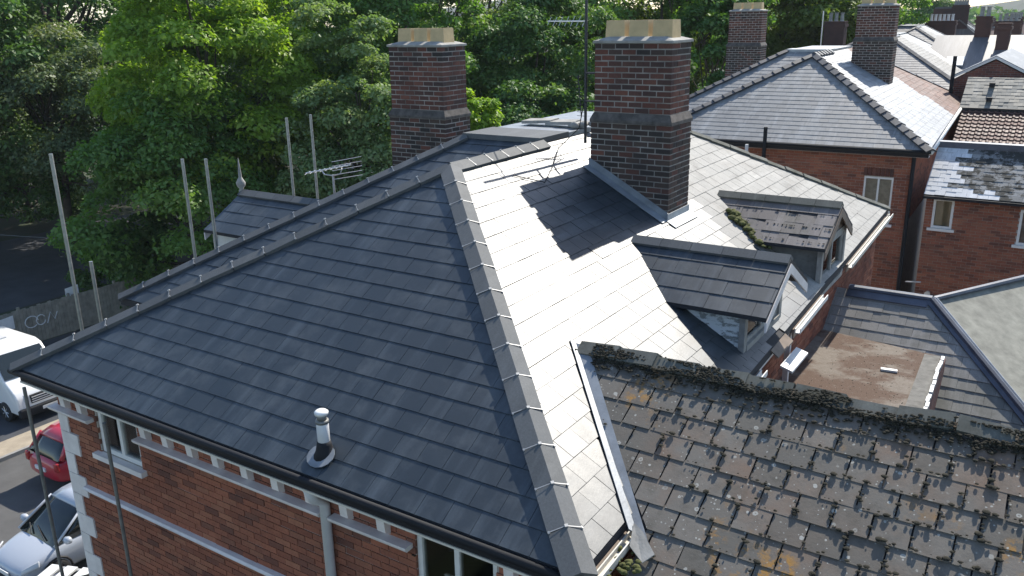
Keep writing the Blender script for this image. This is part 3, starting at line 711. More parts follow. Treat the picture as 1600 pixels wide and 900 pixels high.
# net curtain in the corner window
c = MB(); n_ = 30
vs_ = [(-9.5+.76*i/n_, 5.36+.018*math.sin(i*1.9), zz) for zz in (7.95, 8.3) for i in range(n_+1)]
c.add(vs_, [(i, i+1, n_+2+i, n_+1+i) for i in range(n_)]); c.build('net_curtain', 'curtain', h)
MB().box(-4.55, -3.6, 5.51, 5.68, 7.42, 7.46).build('kitchen_shelf', 'board_brown', h)
MB().box(-4.518, -3.622, 5.27, 5.49, 7.98, 8.01).build('kitchen_shelf', 'board_brown', h)
p = MB().lathe((-4.34, 5.40, 8.26), [(.02, 0), (.10, .012), (.16, .025), (.175, .035), (.165, .035), (.1, .02)], 18, (.15, -1, .2)); p.build('plate', 'plate_cream', None, smooth=True, label='round cream plate standing on the shelf behind the kitchen window', cat='plate')
p = MB().lathe((-4.2, 5.36, 8.012), [(.07, 0), (.10, .02), (.115, .10), (.12, .12), (.105, .12), (.09, .05)], 18); p.build('mixing_bowl', 'pan_metal', None, smooth=True, label='small steel bowl on the shelf below the cream plate', cat='bowl')
p = MB().lathe((-3.9, 5.36, 8.012), [(.05, 0), (.055, .02), (.05, .12), (.03, .17), (.028, .2)], 14); p.build('jar', 'car_glass', None, smooth=True, label='dark jar on the shelf beside the window mullion', cat='jar')
d = MB(); d.tube([(-5.6, 4.93, 8.79), (-5.6, 5.0, 8.62), (-5.6, 5.13, 8.5), (-5.6, 5.13, .1)], .052, 10)
dp = d.build('downpipe', 'grey_plastic', h, smooth=True)
d = MB(); d.box(-2.86, -2.79, 11.05, 11.12, 6.5, 8.9); d.build('downpipe', 'grey_plastic', h)
MB().obox((-2.80, 9.95, 9.06), (0, .65, 0), (.16, 0, -.12), (0, 0, .02)).build('gutter_board', 'board_brown', h)
MB().obox((-2.74, 10.45, 8.62), (.0, .75, 0), (.16, 0, -.05), (0, 0, .03)).build('loose_board', 'sign_white', h)
# boiler flue through the front slope
f = MB(); f.lathe((-5.45, 5.06, 9.10), [(.058, 0), (.058, .34), (.054, .345)], 16); fl = f.build('boiler_flue', 'grey_plastic', roof, smooth=True)
f = MB(); f.lathe((-5.45, 5.06, 9.10), [(.062, .345), (.062, .375)], 16); f.lathe((-5.45, 5.06, 9.10), [(.045, .375), (.045, .43)], 12); f.build('flue_vent', 'steel_dull', fl, smooth=True)
f = MB(); f.lathe((-5.45, 5.06, 9.10), [(.063, .43), (.066, .455), (.05, .47)], 16); f.build('flue_cap', 'sign_white', fl, smooth=True)
f = MB(); f.lathe((-5.45, 5.06, 9.02), [(.13, .06), (.085, .14), (.072, .20), (.064, .24)], 16); f.build('flue_boot', 'black_plastic', fl, smooth=True)
aS = Vector((0, 3.775, 2.197)).normalized(); aN = Vector((0, -2.197, 3.775)).normalized(); base = C1+Vector((5.03, 0, 0))+aS*.24+aN*.024
f = MB(); f.prism([base+Vector((.15*math.cos(t)+.01, 0, 0))+aS*(.13*math.sin(t)-.03) for t in [2*math.pi*i/14 for i in range(14)]], aN*.008); f.build('flue_flashing', 'lead', fl)

# ------------------------------------------------------------------ rear wing with the mossy tiled roof
YR, ZR, SM = 7.25, 9.78, .53
rw = empty('rear_wing', (1.0, 6.5, 0), 'foreground wing with weathered mossy tiled roof joining the white slope', 'building')
m = MB(); m.box(-2.2, 5.0, 4.3, 9.6, 0, 7.9); m.build('wall', 'brick_texture', rw)
xv = lambda z: -2.616-(z-EZ)/.558
m = MB(); lowy = 3.2; zl = ZR-SM*(YR-lowy); bk = 10.4; zk = ZR-SM*(bk-YR)
m.prism([(xv(ZR), YR, ZR-.02), (-2.40, YR-(ZR-8.9)/SM*1.0, 8.88), (-2.40, lowy, zl-.02), (5.2, lowy, zl-.02), (5.2, YR, ZR-.02)], (0, 0, -.08))
m.prism([(xv(ZR)+.3, YR, ZR-.02), (-2.3, bk, zk), (5.2, bk, zk), (5.2, YR, ZR-.02)], (0, 0, -.08)); mr = m.build('roof', 'underlay', rw)
sM = math.hypot(1, SM); T0 = (YR-lowy)*sM
def mossvalley(u, s):
    y = lowy+s/sM; x = u
    vx = -3.98+(7.22-y)/1.6*1.53 if y > 5.62 else -2.46
    return x < vx+.02
sV = round((5.64-lowy)*sM/.2365)*.2365
pm1 = [(-2.46, sV-.001), (5.2, sV-.001), (5.2, T0), (-3.94, T0)]; pm2 = [(-2.46, 0), (5.2, 0), (5.2, sV+.03), (-2.46, sV+.03)]
for pm, rows in ((pm1, 1), (pm2, 0)): slates('wing', mr, I4, (0, lowy, zl), (1, 0, 0), (0, 1, SM), pm, 'mossy_tile', .2365, .282, .009, .0145, name='roof_tile', jit=.010, gap=.013, excl=(lambda u, q, rows=rows: (q < sV+.02) if rows else (q > sV+.005)))
ridge_run('wing', mr, I4, (-3.93, YR, ZR-.01), (5.2, YR, ZR-.01), (0, -SM, 1), (0, SM, 1), 'ridge_mossy', 21, .15, .035, .03, jit=.014)
# moss cushions in the joints, thickest under the ridge and along the courses
m = MB()
def onM(x, s, h=0): y = lowy+s/sM; return (x, y, ZR-SM*(YR-y)+.03+h)
gM, wM = .2365, .282
nrow = int(T0/gM)+1
for r_ in range(0, nrow):
    off = .5*wM if r_ % 2 else 0; s0 = r_*gM
    for c_ in range(-16, 18):
        x = c_*wM+off
        y = lowy+s0/sM
        lim = (-3.98+(7.22-y)/1.6*1.53) if y > 5.62 else -2.46
        if x < lim+.45: dens = .12
        else: dens = min(1, .35+(x-lim)*.35)
        if x > .9: continue
        for k in range(13):
            if random.random() < dens*.8:
                if random.random() < .55: px, ps = x+random.gauss(0, .012), s0+random.random()*gM*.95   # up the side joint
                else: px, ps = x+random.random()*wM, s0+random.gauss(-.004, .006)                        # along the course
                if ps < T0-.02: m.lump(onM(px, ps, .004), random.choice((.006, .008, .010, .012, .016, .020, .026))*random.uniform(.8, 1.25), .42)
for i in range(900):
    x = random.uniform(-3.7, .8); s = T0-.13-abs(random.gauss(0, .07)); m.lump(onM(x, s, 0), random.uniform(.006, .026), .5)
for i in range(2600):      # growth on the shaded side of the ridge tiles
    x = random.uniform(-3.75, .8); k = random.random(); q = mnoise.noise((x*2.2, k*2, 3.1))
    if q > -.12: m.lump((x, YR-.012-k*.145, ZR+.058-k*.082), random.uniform(.006, .019), .55)
m.build('moss', 'moss', mr, I4, True, kind='stuff')
# lead valley flashing against the white slope
f = MB()
va, vb = Vector((-4.0, 7.26, zB(-4.0)+.025)), Vector((-2.50, 5.60, zB(-2.5)+.025))
f.prism([va, vb, vb+Vector((-.07, -.02, .04)), va+Vector((-.05, -.02, .028))], (.004, 0, .006))
zM = lambda y: ZR-SM*(YR-y)+.012
f.prism([(va.x, va.y-.02, zM(va.y-.02)), (vb.x, vb.y, zM(vb.y)), (vb.x+.10, vb.y, zM(vb.y)), (va.x+.16, va.y-.02, zM(va.y-.02))], (0, 0, .006))
f.build('valley_flashing', 'lead', mr)
f = MB(); f.prism([(-2.56, 5.66, 9.015), (-2.46, 5.62, 8.985), (-2.30, 5.50, 8.90), (-2.36, 5.40, 8.86), (-2.50, 5.46, 8.93)], (0, 0, .008)); f.build('valley_apron', 'cement', mr)
f = MB()
for i in range(25): f.lump((-2.45+random.gauss(0, .05), 5.25+random.gauss(0, .1), 8.86+random.random()*.05), random.uniform(.015, .04))
f.build('moss', 'moss_green', mr, I4, True, kind='stuff')

# ------------------------------------------------------------------ lower rear building: flat roof, slate slope, felt slope
ob = empty('rear_return', (-1.2, 13.5, 0), 'low rear building with rusty flat roof beside grey slate slope', 'building')
wm = MB(); wm.box(-3.04, .4, 11.4, 14.8, 0, 5.9); wm.box(-2.87, -1.13, 11.21, 13.7, 5.9, 7.928); wm.build('wall', 'brick_texture', ob)
m = MB(); zr2, yr2, s2 = 8.45, 14.86, .65
hx, hy, hz = .55, 12.75, zr2-s2*(yr2-12.75)
RRv = Vector((-1.55, yr2, zr2)); Hl = Vector((hx, hy, hz)); ylow = 11.2; zlow = zr2-s2*(yr2-ylow)
sq = [(-3.04, yr2, zr2), RRv, Hl+Vector((1.5, -1.5, -.97)), (-3.04, hy-1.5, hz-.97)]
m.prism(sq, (0, 0, -.1)); rr_ = m.build('roof', 'underlay', ob)
Ls2 = (yr2-(hy-1.5))*math.hypot(1, s2)
slates('return', rr_, I4, (-2.87, hy-1.5, hz-.97), (1, 0, 0), (0, 1, s2), [(-.17, 0), (4.92, 0), (1.32, Ls2), (-.17, Ls2)], lambda u, s: 'slate_return' if s > 2.9 else 'slate_weathered', .205, .26, .008, .014, jit=.006)
m = MB(); m.prism([(RRv.x, yr2, zr2), Hl+Vector((1.5, -1.5, -.97)), (2.6, 17, 7.2), (-.2, 17.2, 8.45)], (0, 0, -.06)); m.build('felt_slope', 'felt_pale', ob)
f = MB(); f.tube([RRv+Vector((0, 0, .03)), Hl+Vector((1.5, -1.5, -.94))], .055, 8); hipd = (Hl-RRv).normalized()
f.prism([RRv+Vector((-.13, -.02, .02)), Hl+Vector((1.37, -1.52, -.955)), Hl+Vector((1.5, -1.5, -.92)), RRv+Vector((0, 0, .05))], (0, 0, .012)); f.build('lead_hip', 'lead_dark', ob)
f = MB(); f.tube([(-2.85, yr2, zr2+.03), RRv+Vector((0, 0, .03))], .05, 8); f.prism([(-2.85, yr2-.17, zr2-.075), (-1.6, yr2-.17, zr2-.075), RRv+Vector((0, 0, .03)), (-2.85, yr2, zr2+.03)], (0, 0, .012)); f.build('lead_ridge', 'lead_dark', ob)
f = MB(); f.tube([RRv+Vector((.02, .02, .03)), (-.18, 17.2, 8.5)], .05, 8); f.build('lead_ridge', 'lead_dark', ob)
for (a, b_) in (((-2.85, yr2+.05, zr2+.06), RRv+Vector((0, .05, .06))), (RRv+Vector((.06, .03, .05)), Hl+Vector((1.56, -1.46, -.92)))):
    f = MB(); f.tube([a, b_], .018, 6); f.build('lead_roll', 'lead_pale', ob)
m = MB(); m.prism([(-3.04, 13.98, 7.93), (-1.2, 13.66, 7.93), (-1.12, 11.2, 7.93), (-3.04, 11.2, 7.93)], (0, 0, .035)); fr_ = m.build('flat_roof', 'flat_roof_mossy', ob)
m = MB(); m.prism([(-1.42, 13.62, 7.967), (-1.2, 13.62, 7.967), (-1.12, 11.25, 7.967), (-1.34, 11.25, 7.967)], (0, 0, .012)); m.build('felt_edge', 'cement_dark', fr_)
f = MB()
for i in range(14):
    y = 13.55-i*.165; x = -1.19+.005*i; f.obox((x+random.gauss(0, .006), y, 7.94), (.045, 0, 0), (.006, -.16, 0), (0, 0, .07+random.uniform(-.012, .015)))
f.build('mortar_fillet', 'lead_pale', fr_)
f = MB()
for i in range(240): f.lump((-2.65+random.random()*1.25, 11.6+random.random()*2.1, 7.966), random.uniform(.003, .011), .4)
f.build('debris', 'moss', fr_, kind='stuff')
MB().obox((-1.86, 12.62, 7.969), (.22, .03, 0), (-.015, .07, 0), (0, 0, .03)).build('timber_offcut', 'white_paint', label='small pale timber offcut lying on the rusty flat roof', cat='offcut')

# ------------------------------------------------------------------ the next villas of the street
def villaT(p, deg): return Matrix.Translation(p) @ Matrix.Rotation(R(deg), 4, 'Z') @ Matrix.Translation(-C2)
T2 = villaT((-3.085, 24.479, 9.5), 1.5); T3 = villaT((-4.4, 44.4, 9.5), 2.0); T4 = villaT((-6.3, 64.5, 9.6), 3.0); T5 = villaT((-9.2, 86.0, 9.6), 3.5)
ST2 = dict(A='slate_grey', B='slate_silver', B2='slate_brown', ridge='ridge_dark', hip='ridge_dark', flat='lead_pale', split=13.2, chim=('brick_chimney', 'brick_sooty'))
ST3 = dict(A='slate_far', B='slate_old', B2='slate_silver', ridge='ridge_dark', hip='ridge_dark', split=11.5, chim=('brick_far', 'brick_sooty'))
h2, roof2, wl2 = villa(T2, 'v2', 'second brick villa with grey slate hip roof edged in dark overlapping tiles', ST2, 1)
window(h2, T2, (-10.35+6.17, 5.2, 0), (1, 0, 0), .75, 6.9, 8.17, 2, .05, .05, 'white_paint', 'stone_paint', 'curtain')
for k in range(3):
    pass
for (x, za, zb_, r_, mt) in ((-6.85, 8.2, 9.42, .055, 'black_plastic'), (-7.3, 8.3, 8.93, .05, 'grey_plastic')):
    d = MB(); d.tube([(x, 4.78 if r_ > .052 else 4.6, za), (x, 4.78 if r_ > .052 else 4.6, zb_)], r_, 8); d.build('vent_pipe', mt, h2, T2)
for i in range(7):
    b = MB(); b.box(-4.2+i*.11, -4.2+i*.11+.09, 5.165, 5.2, 8.2, 8.41); b.build('lintel_brick', 'brick_chimney', wl2, T2)
d = MB(); d.tube([(-2.98, 5.1, 8.8), (-2.98, 5.1, 1)], .05, 8); d.build('downpipe', 'black_plastic', h2, T2)
h3, _, _ = villa(T3, 'v3', 'third villa down the street with pale grey hip slope behind the brown tiles', ST3, 0)
h4, _, _ = villa(T4, 'v4', 'fourth villa down the street, far pale roof before the chimney row', ST3, 0)
h5, _, _ = villa(T5, 'v5', 'fifth villa down the street, most distant hip roof of the row', ST3, 0)

# rear extensions of the further houses
def mono_roof(key, parent, O, W, slope, L, mat, g, w, name='slate', **kw):
    Ls = L*math.hypot(1, slope); slates(key, parent, I4, O, (1, 0, 0), (0, 1, slope), [(0, 0), (W, 0), (W, Ls), (0, Ls)], mat, g, w, name=name, **kw)
ex = empty('rear_extension', (0, 26, 0), 'brick extension with half white half patchy grey roof and small blind window', 'building')
ops = [(.18, .68, 7.42, 8.22), (2.2, 2.9, 7.2, 8.1), (2.5, 3.2, 4.9, 5.75)]
m = MB(); wall_with_holes(m, (-3.05, 24.88, 0), (1, 0, 0), 6, 0, 8.35, .3, ops); m.box(-3.05, 2.95, 25.18, 29, 0, 8.3); m.build('wall', 'mortar', ex)
bricks_wall('ext', ex, I4, (-3.05, 24.88, 0), (1, 0, 0), 3.4, 4.5, 8.35, None, ops, out=MB()).build('brick_courses', 'brick_red', ex, kind='stuff')
window(ex, I4, (-3.05+.18, 24.88, 0), (1, 0, 0), .5, 7.42, 8.22, 1, .04, .06, 'white_paint', 'white_paint', 'tan_blind')
window(ex, I4, (-3.05+2.2, 24.88, 0), (1, 0, 0), .7, 7.2, 8.1, 1, .04, .06, 'white_paint', 'white_paint', 'curtain')
window(ex, I4, (-3.05+2.5, 24.88, 0), (1, 0, 0), .7, 4.9, 5.75, 1, .04, .06, 'white_paint', 'white_paint', 'curtain')
m = MB(); m.prism([(-3.1, 24.6, 8.33), (3, 24.6, 8.33), (3, 26.4, 9.375), (-3.1, 26.4, 9.375)], (0, 0, -.08)); er = m.build('roof', 'underlay', ex)
mono_roof('ext', er, (-3.1, 24.6, 8.345), 6.1, .58, 1.75, lambda u, s: 'slate_white' if u < .75+.25*math.sin(s*23) or (s < .32 and u < 1.5+.4*math.sin(u*9)) else 'slate_patchy', .18, .25, jit=.012)
MB().box(-3.1, 3, 24.52, 24.6, 8.25, 8.32).build('gutter', 'black_plastic', ex)
MB().box(-3.1, 3, 26.32, 26.6, 9.3, 9.52).build('shadowed_ridge', 'lead_dark', ex)  # strip along the ridge, its dark shadow put into the colour
f = MB(); f.lathe((-2.72, 24.87, 5.6), [(.06, 0), (.06, .12), (.08, .14)], 10, (0, -1, 0)); f.build('wall_vent', 'cream_plastic', ex)
f = MB(); f.tube([(-3.3, 24.8, 5.85), (-2.9, 24.6, 5.95)], .02, 6); f.build('overflow_pipe', 'grey_plastic', ex)
e4 = empty('pantiled_house', (-1.5, 36, 0), 'house with brown pantiles below grey slates and two small roof vents', 'building')
MB().box(-3.3, 4, 33.3, 40, 0, 8.5).build('wall', 'brick_texture', e4)
m = MB(); m.prism([(-3.45, 33, 8.62), (4, 33, 8.62), (4, 34.8, 9.52), (-3.6, 34.8, 9.52)], (0, 0, -.1)); m.prism([(-3.6, 34.82, 9.6), (4, 34.82, 9.6), (4, 36.42, 10.55), (-3.6, 36.42, 10.55)], (0, 0, -.1)); m.prism([(-3.6, 36.42, 10.55), (4, 36.42, 10.55), (4, 40, 8.6), (-3.6, 40, 8.6)], (0, 0, -.1))
e4r = m.build('roof', 'underlay', e4)
m = MB(); n_ = 46; g_ = .225
for r_ in range(9):       # rolled pantile courses
    k = len(m.v)
    for j in range(n_*4+1):
        x = -3.5+j*.04; z_ = .035*max(0, math.sin(j*math.pi/2.5))
        for (s, hh) in ((r_*g_, .045), ((r_+1)*g_+.02, .012)):
            c_ = 1/math.hypot(1, .5); m.v.append((x, 33+s*c_-.5*c_*hh*.5, 8.64+s*.5*c_+hh+z_))
    for j in range(n_*4): m.f.append((k+2*j, k+2*j+2, k+2*j+3, k+2*j+1))
m.build('pantile_courses', 'pantile', e4r, kind='stuff')
mono_roof('e4', e4r, (-3.6, 34.82, 9.62), 7.6, .6, 1.6, 'slate_weathered', .2, .3, jit=.01)
MB().box(-3.7, 4, 34.72, 34.82, 9.5, 9.64).build('gutter', 'black_plastic', e4)
for (x, y) in ((-2.72, 35.2), (-2.75, 35.95)):
    z_ = 9.62+.6*(y-34.82); MB().box(x-.09, x+.09, y-.1, y+.08, z_, z_+.13).build('roof_vent', 'black_plastic', e4r)
e5 = empty('gabled_house', (-2.5, 40, 0), 'house with brick gable and white verge boards beyond the grey slates', 'building')
gx, gy, gz = -2.84, 37.2, 11.15
m = MB(); m.prism([(gx-1.3, gy, 6), (gx+2.3, gy, 6), (gx+2.3, gy, gz-1.18), (gx, gy, gz-.0), (gx-1.3, gy, gz-.68)], (0, 7, 0)); m.build('wall', 'brick_texture', e5)
for (a, b_) in (((gx-1.35, gz-.66), (gx, gz+.05)), ((gx, gz+.05), (gx+2.4, gz-1.18))):
    MB().obox((a[0], gy-.06, a[1]), (b_[0]-a[0], 0, b_[1]-a[1]), (0, .1, 0), (0, 0, .09)).build('verge_board', 'white_paint', e5)
    MB().obox((a[0], gy-.02, a[1]+.02), (b_[0]-a[0], 0, b_[1]-a[1]), (0, 7.1, 0), (0, 0, .1)).build('roof_slope', 'slate_far', e5)
f = MB(); f.tube([(gx-1.35, gy-.2, 8), (gx-1.35, gy-.2, 11.3)], .07, 8); f.build('vent_pipe', 'black_plastic', e5)
def stack(parent, x, y, z0, z1, w, d, pots, mat='brick_far', potmat='cement', T=I4):
    m = MB(); m.box(x-w/2, x+w/2, y-d/2, y+d/2, z0, z1); m.box(x-w/2-.06, x+w/2+.06, y-d/2-.06, y+d/2+.06, z1-.25, z1-.1); m.box(x-w/2-.03, x+w/2+.03, y-d/2-.03, y+d/2+.03, z1, z1+.08)
    c = m.build('chimney', mat, parent, T)
    along = w >= d
    for i in range(pots):
        t = (i+.5)/pots-.5; px, py = (x+t*w*.85, y) if along else (x, y+t*d*.85)
        MB().lathe((px, py, z1+.06), [(.14, 0), (.11, .1), (.1, .45), (.13, .5), (.12, .52), (.08, .52)], 8).build('chimney_pot', potmat, c, T)
    return c
e6 = empty('skylight_house', (-5, 53, 0), 'dark slate roof with one bright skylight behind the brick gable', 'building')
m = MB(); m.prism([(-7.6, 50, 9.2), (-1.5, 50, 9.2), (-1.5, 54.5, 11.6), (-7.2, 54.5, 11.6)], (0, 0, -.2)); m.prism([(-7.2, 54.5, 11.6), (-1.5, 54.5, 11.6), (-1.5, 58, 9.4), (-7.2, 58, 9.4)], (0, 0, -.2)); e6r = m.build('roof', 'slate_far', e6)
MB().box(-7.3, -1.5, 50.2, 57.8, 0, 9.1).build('wall', 'brick_texture', e6)
s_ = MB(); s_.obox((-6.3, 51.6, 10.12), (.85, 0, 0), (0, .75, .40), (0, -.03, .06)); s_.build('skylight', 'sign_white', e6r)
stack(e6, -5.0, 54.6, 10.8, 12.5, .75, .6, 2); stack(e6, -3.9, 53.6, 10.6, 12.15, .6, .9, 0, 'brick_far')
# rows of terraced houses towards the horizon
stack(h4, -10.4, 80.0, 10.2, 12.0, 2.2, .8, 6, 'brick_far', 'stone_paint'); stack(h3, -13.4, 57.5, 10.2, 12.3, 1.2, .8, 3, 'brick_far', 'cement')
def terrace_house(x, y, wx, wy, ez, rz, rot, lab, pots=4, roofm='slate_far', roofw=0):
    T = Matrix.Translation((x, y, 0)) @ Matrix.Rotation(R(rot), 4, 'Z')
    o = empty('terraced_house', (0, 0, 0), lab, 'house', 'terraced houses towards the horizon', T)
    MB().box(-wx/2, wx/2, -wy/2, wy/2, 0, ez).build('wall', 'brick_texture', o, T)
    m = MB()
    m.prism([(-wx/2-.2, -wy/2-.02, ez-.1), (0, -wy/2-.02, rz), (wx/2+.2, -wy/2-.02, ez-.1)], (0, wy+.03, 0)); r_ = m.build('roof', roofm, o, T)
    MB().obox((-wx/2-.25, -wy/2-.15, ez-.05), (wx/2+.25, 0, rz-ez+.05), (0, .3, 0), (0, 0, .18)).build('party_wall_coping', 'cement', r_, T)
    MB().obox((0, -wy/2-.15, rz+.0), (wx/2+.25, 0, -(rz-ez+.05)), (0, .3, 0), (0, 0, .18)).build('party_wall_coping', 'cement', r_, T)
    MB().box(-.12, .12, -wy/2, wy/2, rz-.02, rz+.09).build('ridge_capping', 'ridge_dark', r_, T)
    stack(o, 0, -wy/2+.2, rz-.8, rz+1.5, 1.6, .7, pots, 'brick_far', 'cement', T)
    if roofw: MB().obox((wx*.12, 0, rz-(rz-ez)*.24+.04), (wx*.14, 0, -(rz-ez)*.28), (0, 1.4, 0), (0, 0, .07)).build('skylight', 'sign_white', r_, T)
    for k in (-.25, .25):
        MB().obox((wx/2+.005, wy*k-.5, ez-1.9), (0, 1, 0), (.03, 0, 0), (0, 0, 1.5)).build('window', 'dark_glass', o, T)
    return o
LABT = 'small terraced house among the distant roofs towards the horizon'
for row, (x0, dx, y0, n, ez, rz) in enumerate(((-12.2, -.9, 108, 7, 8.4, 11.6), (-21, -.9, 104, 5, 7.8, 10.8), (-5.6, -.45, 78, 7, 7.6, 10.2))):
    for i in range(n):
        terrace_house(x0+dx*i*(1 if row < 2 else 1.0), y0+i*8.2, 8.2, 8.1, ez+random.uniform(-.2, .3), rz+random.uniform(-.3, .3), 5, LABT, random.choice((2, 4, 5, 6)), random.choice(('slate_far', 'slate_far', 'slate_silver', 'pantile')), i % 3 == 1)
for i in range(16):
    y = 190+i*17+random.uniform(-5, 5); x = -y*random.uniform(.05, .22)
    terrace_house(x, y, 9, 16, 6.2+random.uniform(-.8, .8), 9.0+random.uniform(-.6, 1.0), random.choice((5, 95, 20)), LABT, 4, random.choice(('slate_far', 'slate_brown', 'pantile')))
bs = empty('brick_chimney_stack', (-14.2, 113, 0), 'broad brick stack rising above the distant terraced roofs', 'chimney')
m = MB(); m.box(-15.6, -12.9, 112.4, 114.2, 6, 13.0); m.box(-15.75, -12.75, 112.25, 114.35, 12.2, 12.5); m.build('shaft', 'brick_far', bs); MB().box(-15.5, -13.0, 112.5, 114.1, 13.0, 13.2).build('capping', 'cement_dark', bs)

# ------------------------------------------------------------------ scaffold poles
POLES = [((-11.6, 6.35), 11.34, 'tallest steel scaffold pole rising beside the far left hip'), ((-11.6, 6.65), 9.75, 'short steel scaffold pole just above the left hip tiles'),
         ((-11.6, 8.39), 10.98, 'steel scaffold pole standing left of the small gabled dormer'), ((-11.6, 8.82), 10.92, 'steel scaffold pole next to the finial of the small dormer'),
         ((-12.35, 11.28), 11.28, 'steel scaffold pole left of the television aerial on the left slope'), ((-12.35, 11.89), 11.28, 'steel scaffold pole crossing the boom of the left television aerial'),
         ((-10.13, 4.72), 8.86, 'dull scaffold pole under the left eaves corner in front of the cars'), ((-8.52, 4.72), 8.80, 'dull scaffold pole crossing the corner window of the front wall')]
for i, ((x, y), zt, lab) in enumerate(POLES):
    m = MB(); m.tube([(x, y, .0), (x, y, zt)], .021 if i > 5 else .0265, 10); o = m.build('scaffold_pole', 'steel_dull' if i > 5 else 'steel', None, smooth=False, base=True, label=lab, cat='pole', group='scaffold poles round the villa')
    MB().lathe((x, y, 0), [(.075, 0), (.075, .012), (.03, .02), (.03, .06)], 10).build('base_plate', 'steel_dull', o)

# ------------------------------------------------------------------ television aerials
def yagi(parent, o, d, L, n, el, up, mat, r=.009):
    o, d, up = Vector(o), Vector(d).normalized(), Vector(up).normalized()
    MB().tube([o, o+d*L], r*1.5, 6).build('boom', mat, parent)
    for i in range(n):
        p = o+d*(L*(.04+.92*i/max(1, n-1))); e = el*(1-.35*i/n); MB().tube([p-up*e/2, p+up*e/2], r*.6, 5).build('element', mat, parent)
ar = empty('television_aerial', (-6.12, 11.4, 11.3), 'dark television aerial mast strapped to the left side of the right chimney', 'aerial')
MB().tube([(-6.12, 11.4, 11.18), (-6.12, 11.4, 13.35)], .022, 8).build('mast', 'aerial_dark', ar)
yagi(ar, (-6.12, 11.4, 12.92), (-1, .05, .01), .66, 7, .22, (0, .7, .7), 'aluminium', .006)
yagi(ar, (-6.2, 11.42, 11.55), (-.15, .1, 1), .62, 11, .16, (1, -.2, 0), 'aerial_dark', .006)
MB().tube([(-6.12, 11.38, 12.2), (-5.94, 11.38, 12.2)], .015, 6).build('bracket', 'aerial_dark', ar); MB().tube([(-6.12, 11.38, 11.8), (-5.94, 11.38, 11.8)], .015, 6).build('bracket', 'aerial_dark', ar)
MB().tube([(-6.12, 11.4, 11.9), (-6.2, 11.35, 11.4), (-6.35, 11.0, zB(-6.35)+.06), (-6.1, 10.4, zB(-6.1)+.035), (-5.9, 9.85, zB(-5.9)+.03), (-6.15, 9.45, zB(-6.15)+.03)], .007, 5).build('coaxial_cable', 'black_plastic', ar)
al = empty('television_aerial', (-11.5, 11.5, 10.0), 'silver television aerial with short boom above the left slope', 'aerial')
MB().tube([(-11.49, 11.5, 9.3), (-11.49, 11.5, 10.25)], .02, 8).build('mast', 'aluminium', al)
MB().tube([(-11.72, 11.45, 10.32), (-11.66, 11.45, 10.25), (-11.49, 11.5, 10.23), (-11.3, 11.5, 10.28), (-11.25, 11.5, 10.38)], .012, 6).build('cradle', 'aluminium', al)
yagi(al, (-12.2, 11.5, 10.22), (1.13, 0, .24), 1.2, 9, .16, (0, 1, .3), 'aluminium', .010)
for i in range(5):
    MB().tube([(-11.25+.0*i, 11.25, 10.22+.08*i), (-10.98, 11.75, 10.25+.085*i)], .006, 5).build('reflector', 'aluminium', al)
a2 = empty('television_aerial', (-10.5, 36.8, 11.5), 'thin aerial mast above the second villa beside its left chimney', 'aerial')
MB().tube([(-8.9, 36.0, 11.0), (-8.9, 36.0, 13.0)], .025, 6).build('mast', 'aluminium', a2)
w = MB(); w.tube([(-47.3, 19.6, 3.2), (-38.4, 23.3, 2.9), (-33.0, 27.9, 3.3)], .014, 4); w.build('overhead_wire', 'steel_dull', None, label='thin overhead wire crossing the dark trees at the left', cat='wire')

# ------------------------------------------------------------------ vehicles
def bevel(o, w=.06, seg=3):
    b = o.modifiers.new('bevel', 'BEVEL'); b.width = w; b.segments = seg; b.limit_method = 'ANGLE'; b.angle_limit = R(25)
    for p in o.data.polygons: p.use_smooth = True
    return o
def loft(secs):
    m = MB(); n = len(secs[0]); m.v = [tuple(p) for s in secs for p in s]
    for i in range(len(secs)-1):
        for j in range(n): m.f.append((i*n+j, i*n+(j+1) % n, (i+1)*n+(j+1) % n, (i+1)*n+j))
    m.f.append(tuple(range(n-1, -1, -1))); m.f.append(tuple((len(secs)-1)*n+j for j in range(n))); return m
def wheel(parent, T, x, y, r, side):
    t = MB(); t.lathe((x, y-.1*side, r), [(r*.62, 0), (r*.95, .0), (r, .03), (r, .17), (r*.95, .2), (r*.62, .2)], 20, (0, side, 0)); w_ = t.build('wheel', 'rubber', parent, T, True)
    q = MB(); q.lathe((x, y-.1*side, r), [(r*.6, .05), (r*.6, .17), (r*.5, .18)], 16, (0, side, 0)); q.build('hub', 'steel_dull', w_, T, True)
    for k in range(7):
        a = 2*math.pi*k/7; MB().tube([(x, y+.085*side, r), (x+math.cos(a)*r*.58, y+.085*side, r+math.sin(a)*r*.58)], .03, 5).build('spoke', 'aluminium', w_, T)
def sub(o, lv=2):
    s = o.modifiers.new('subdivision', 'SUBSURF'); s.levels = lv; s.render_levels = lv
    for p in o.data.polygons: p.use_smooth = True
    return o
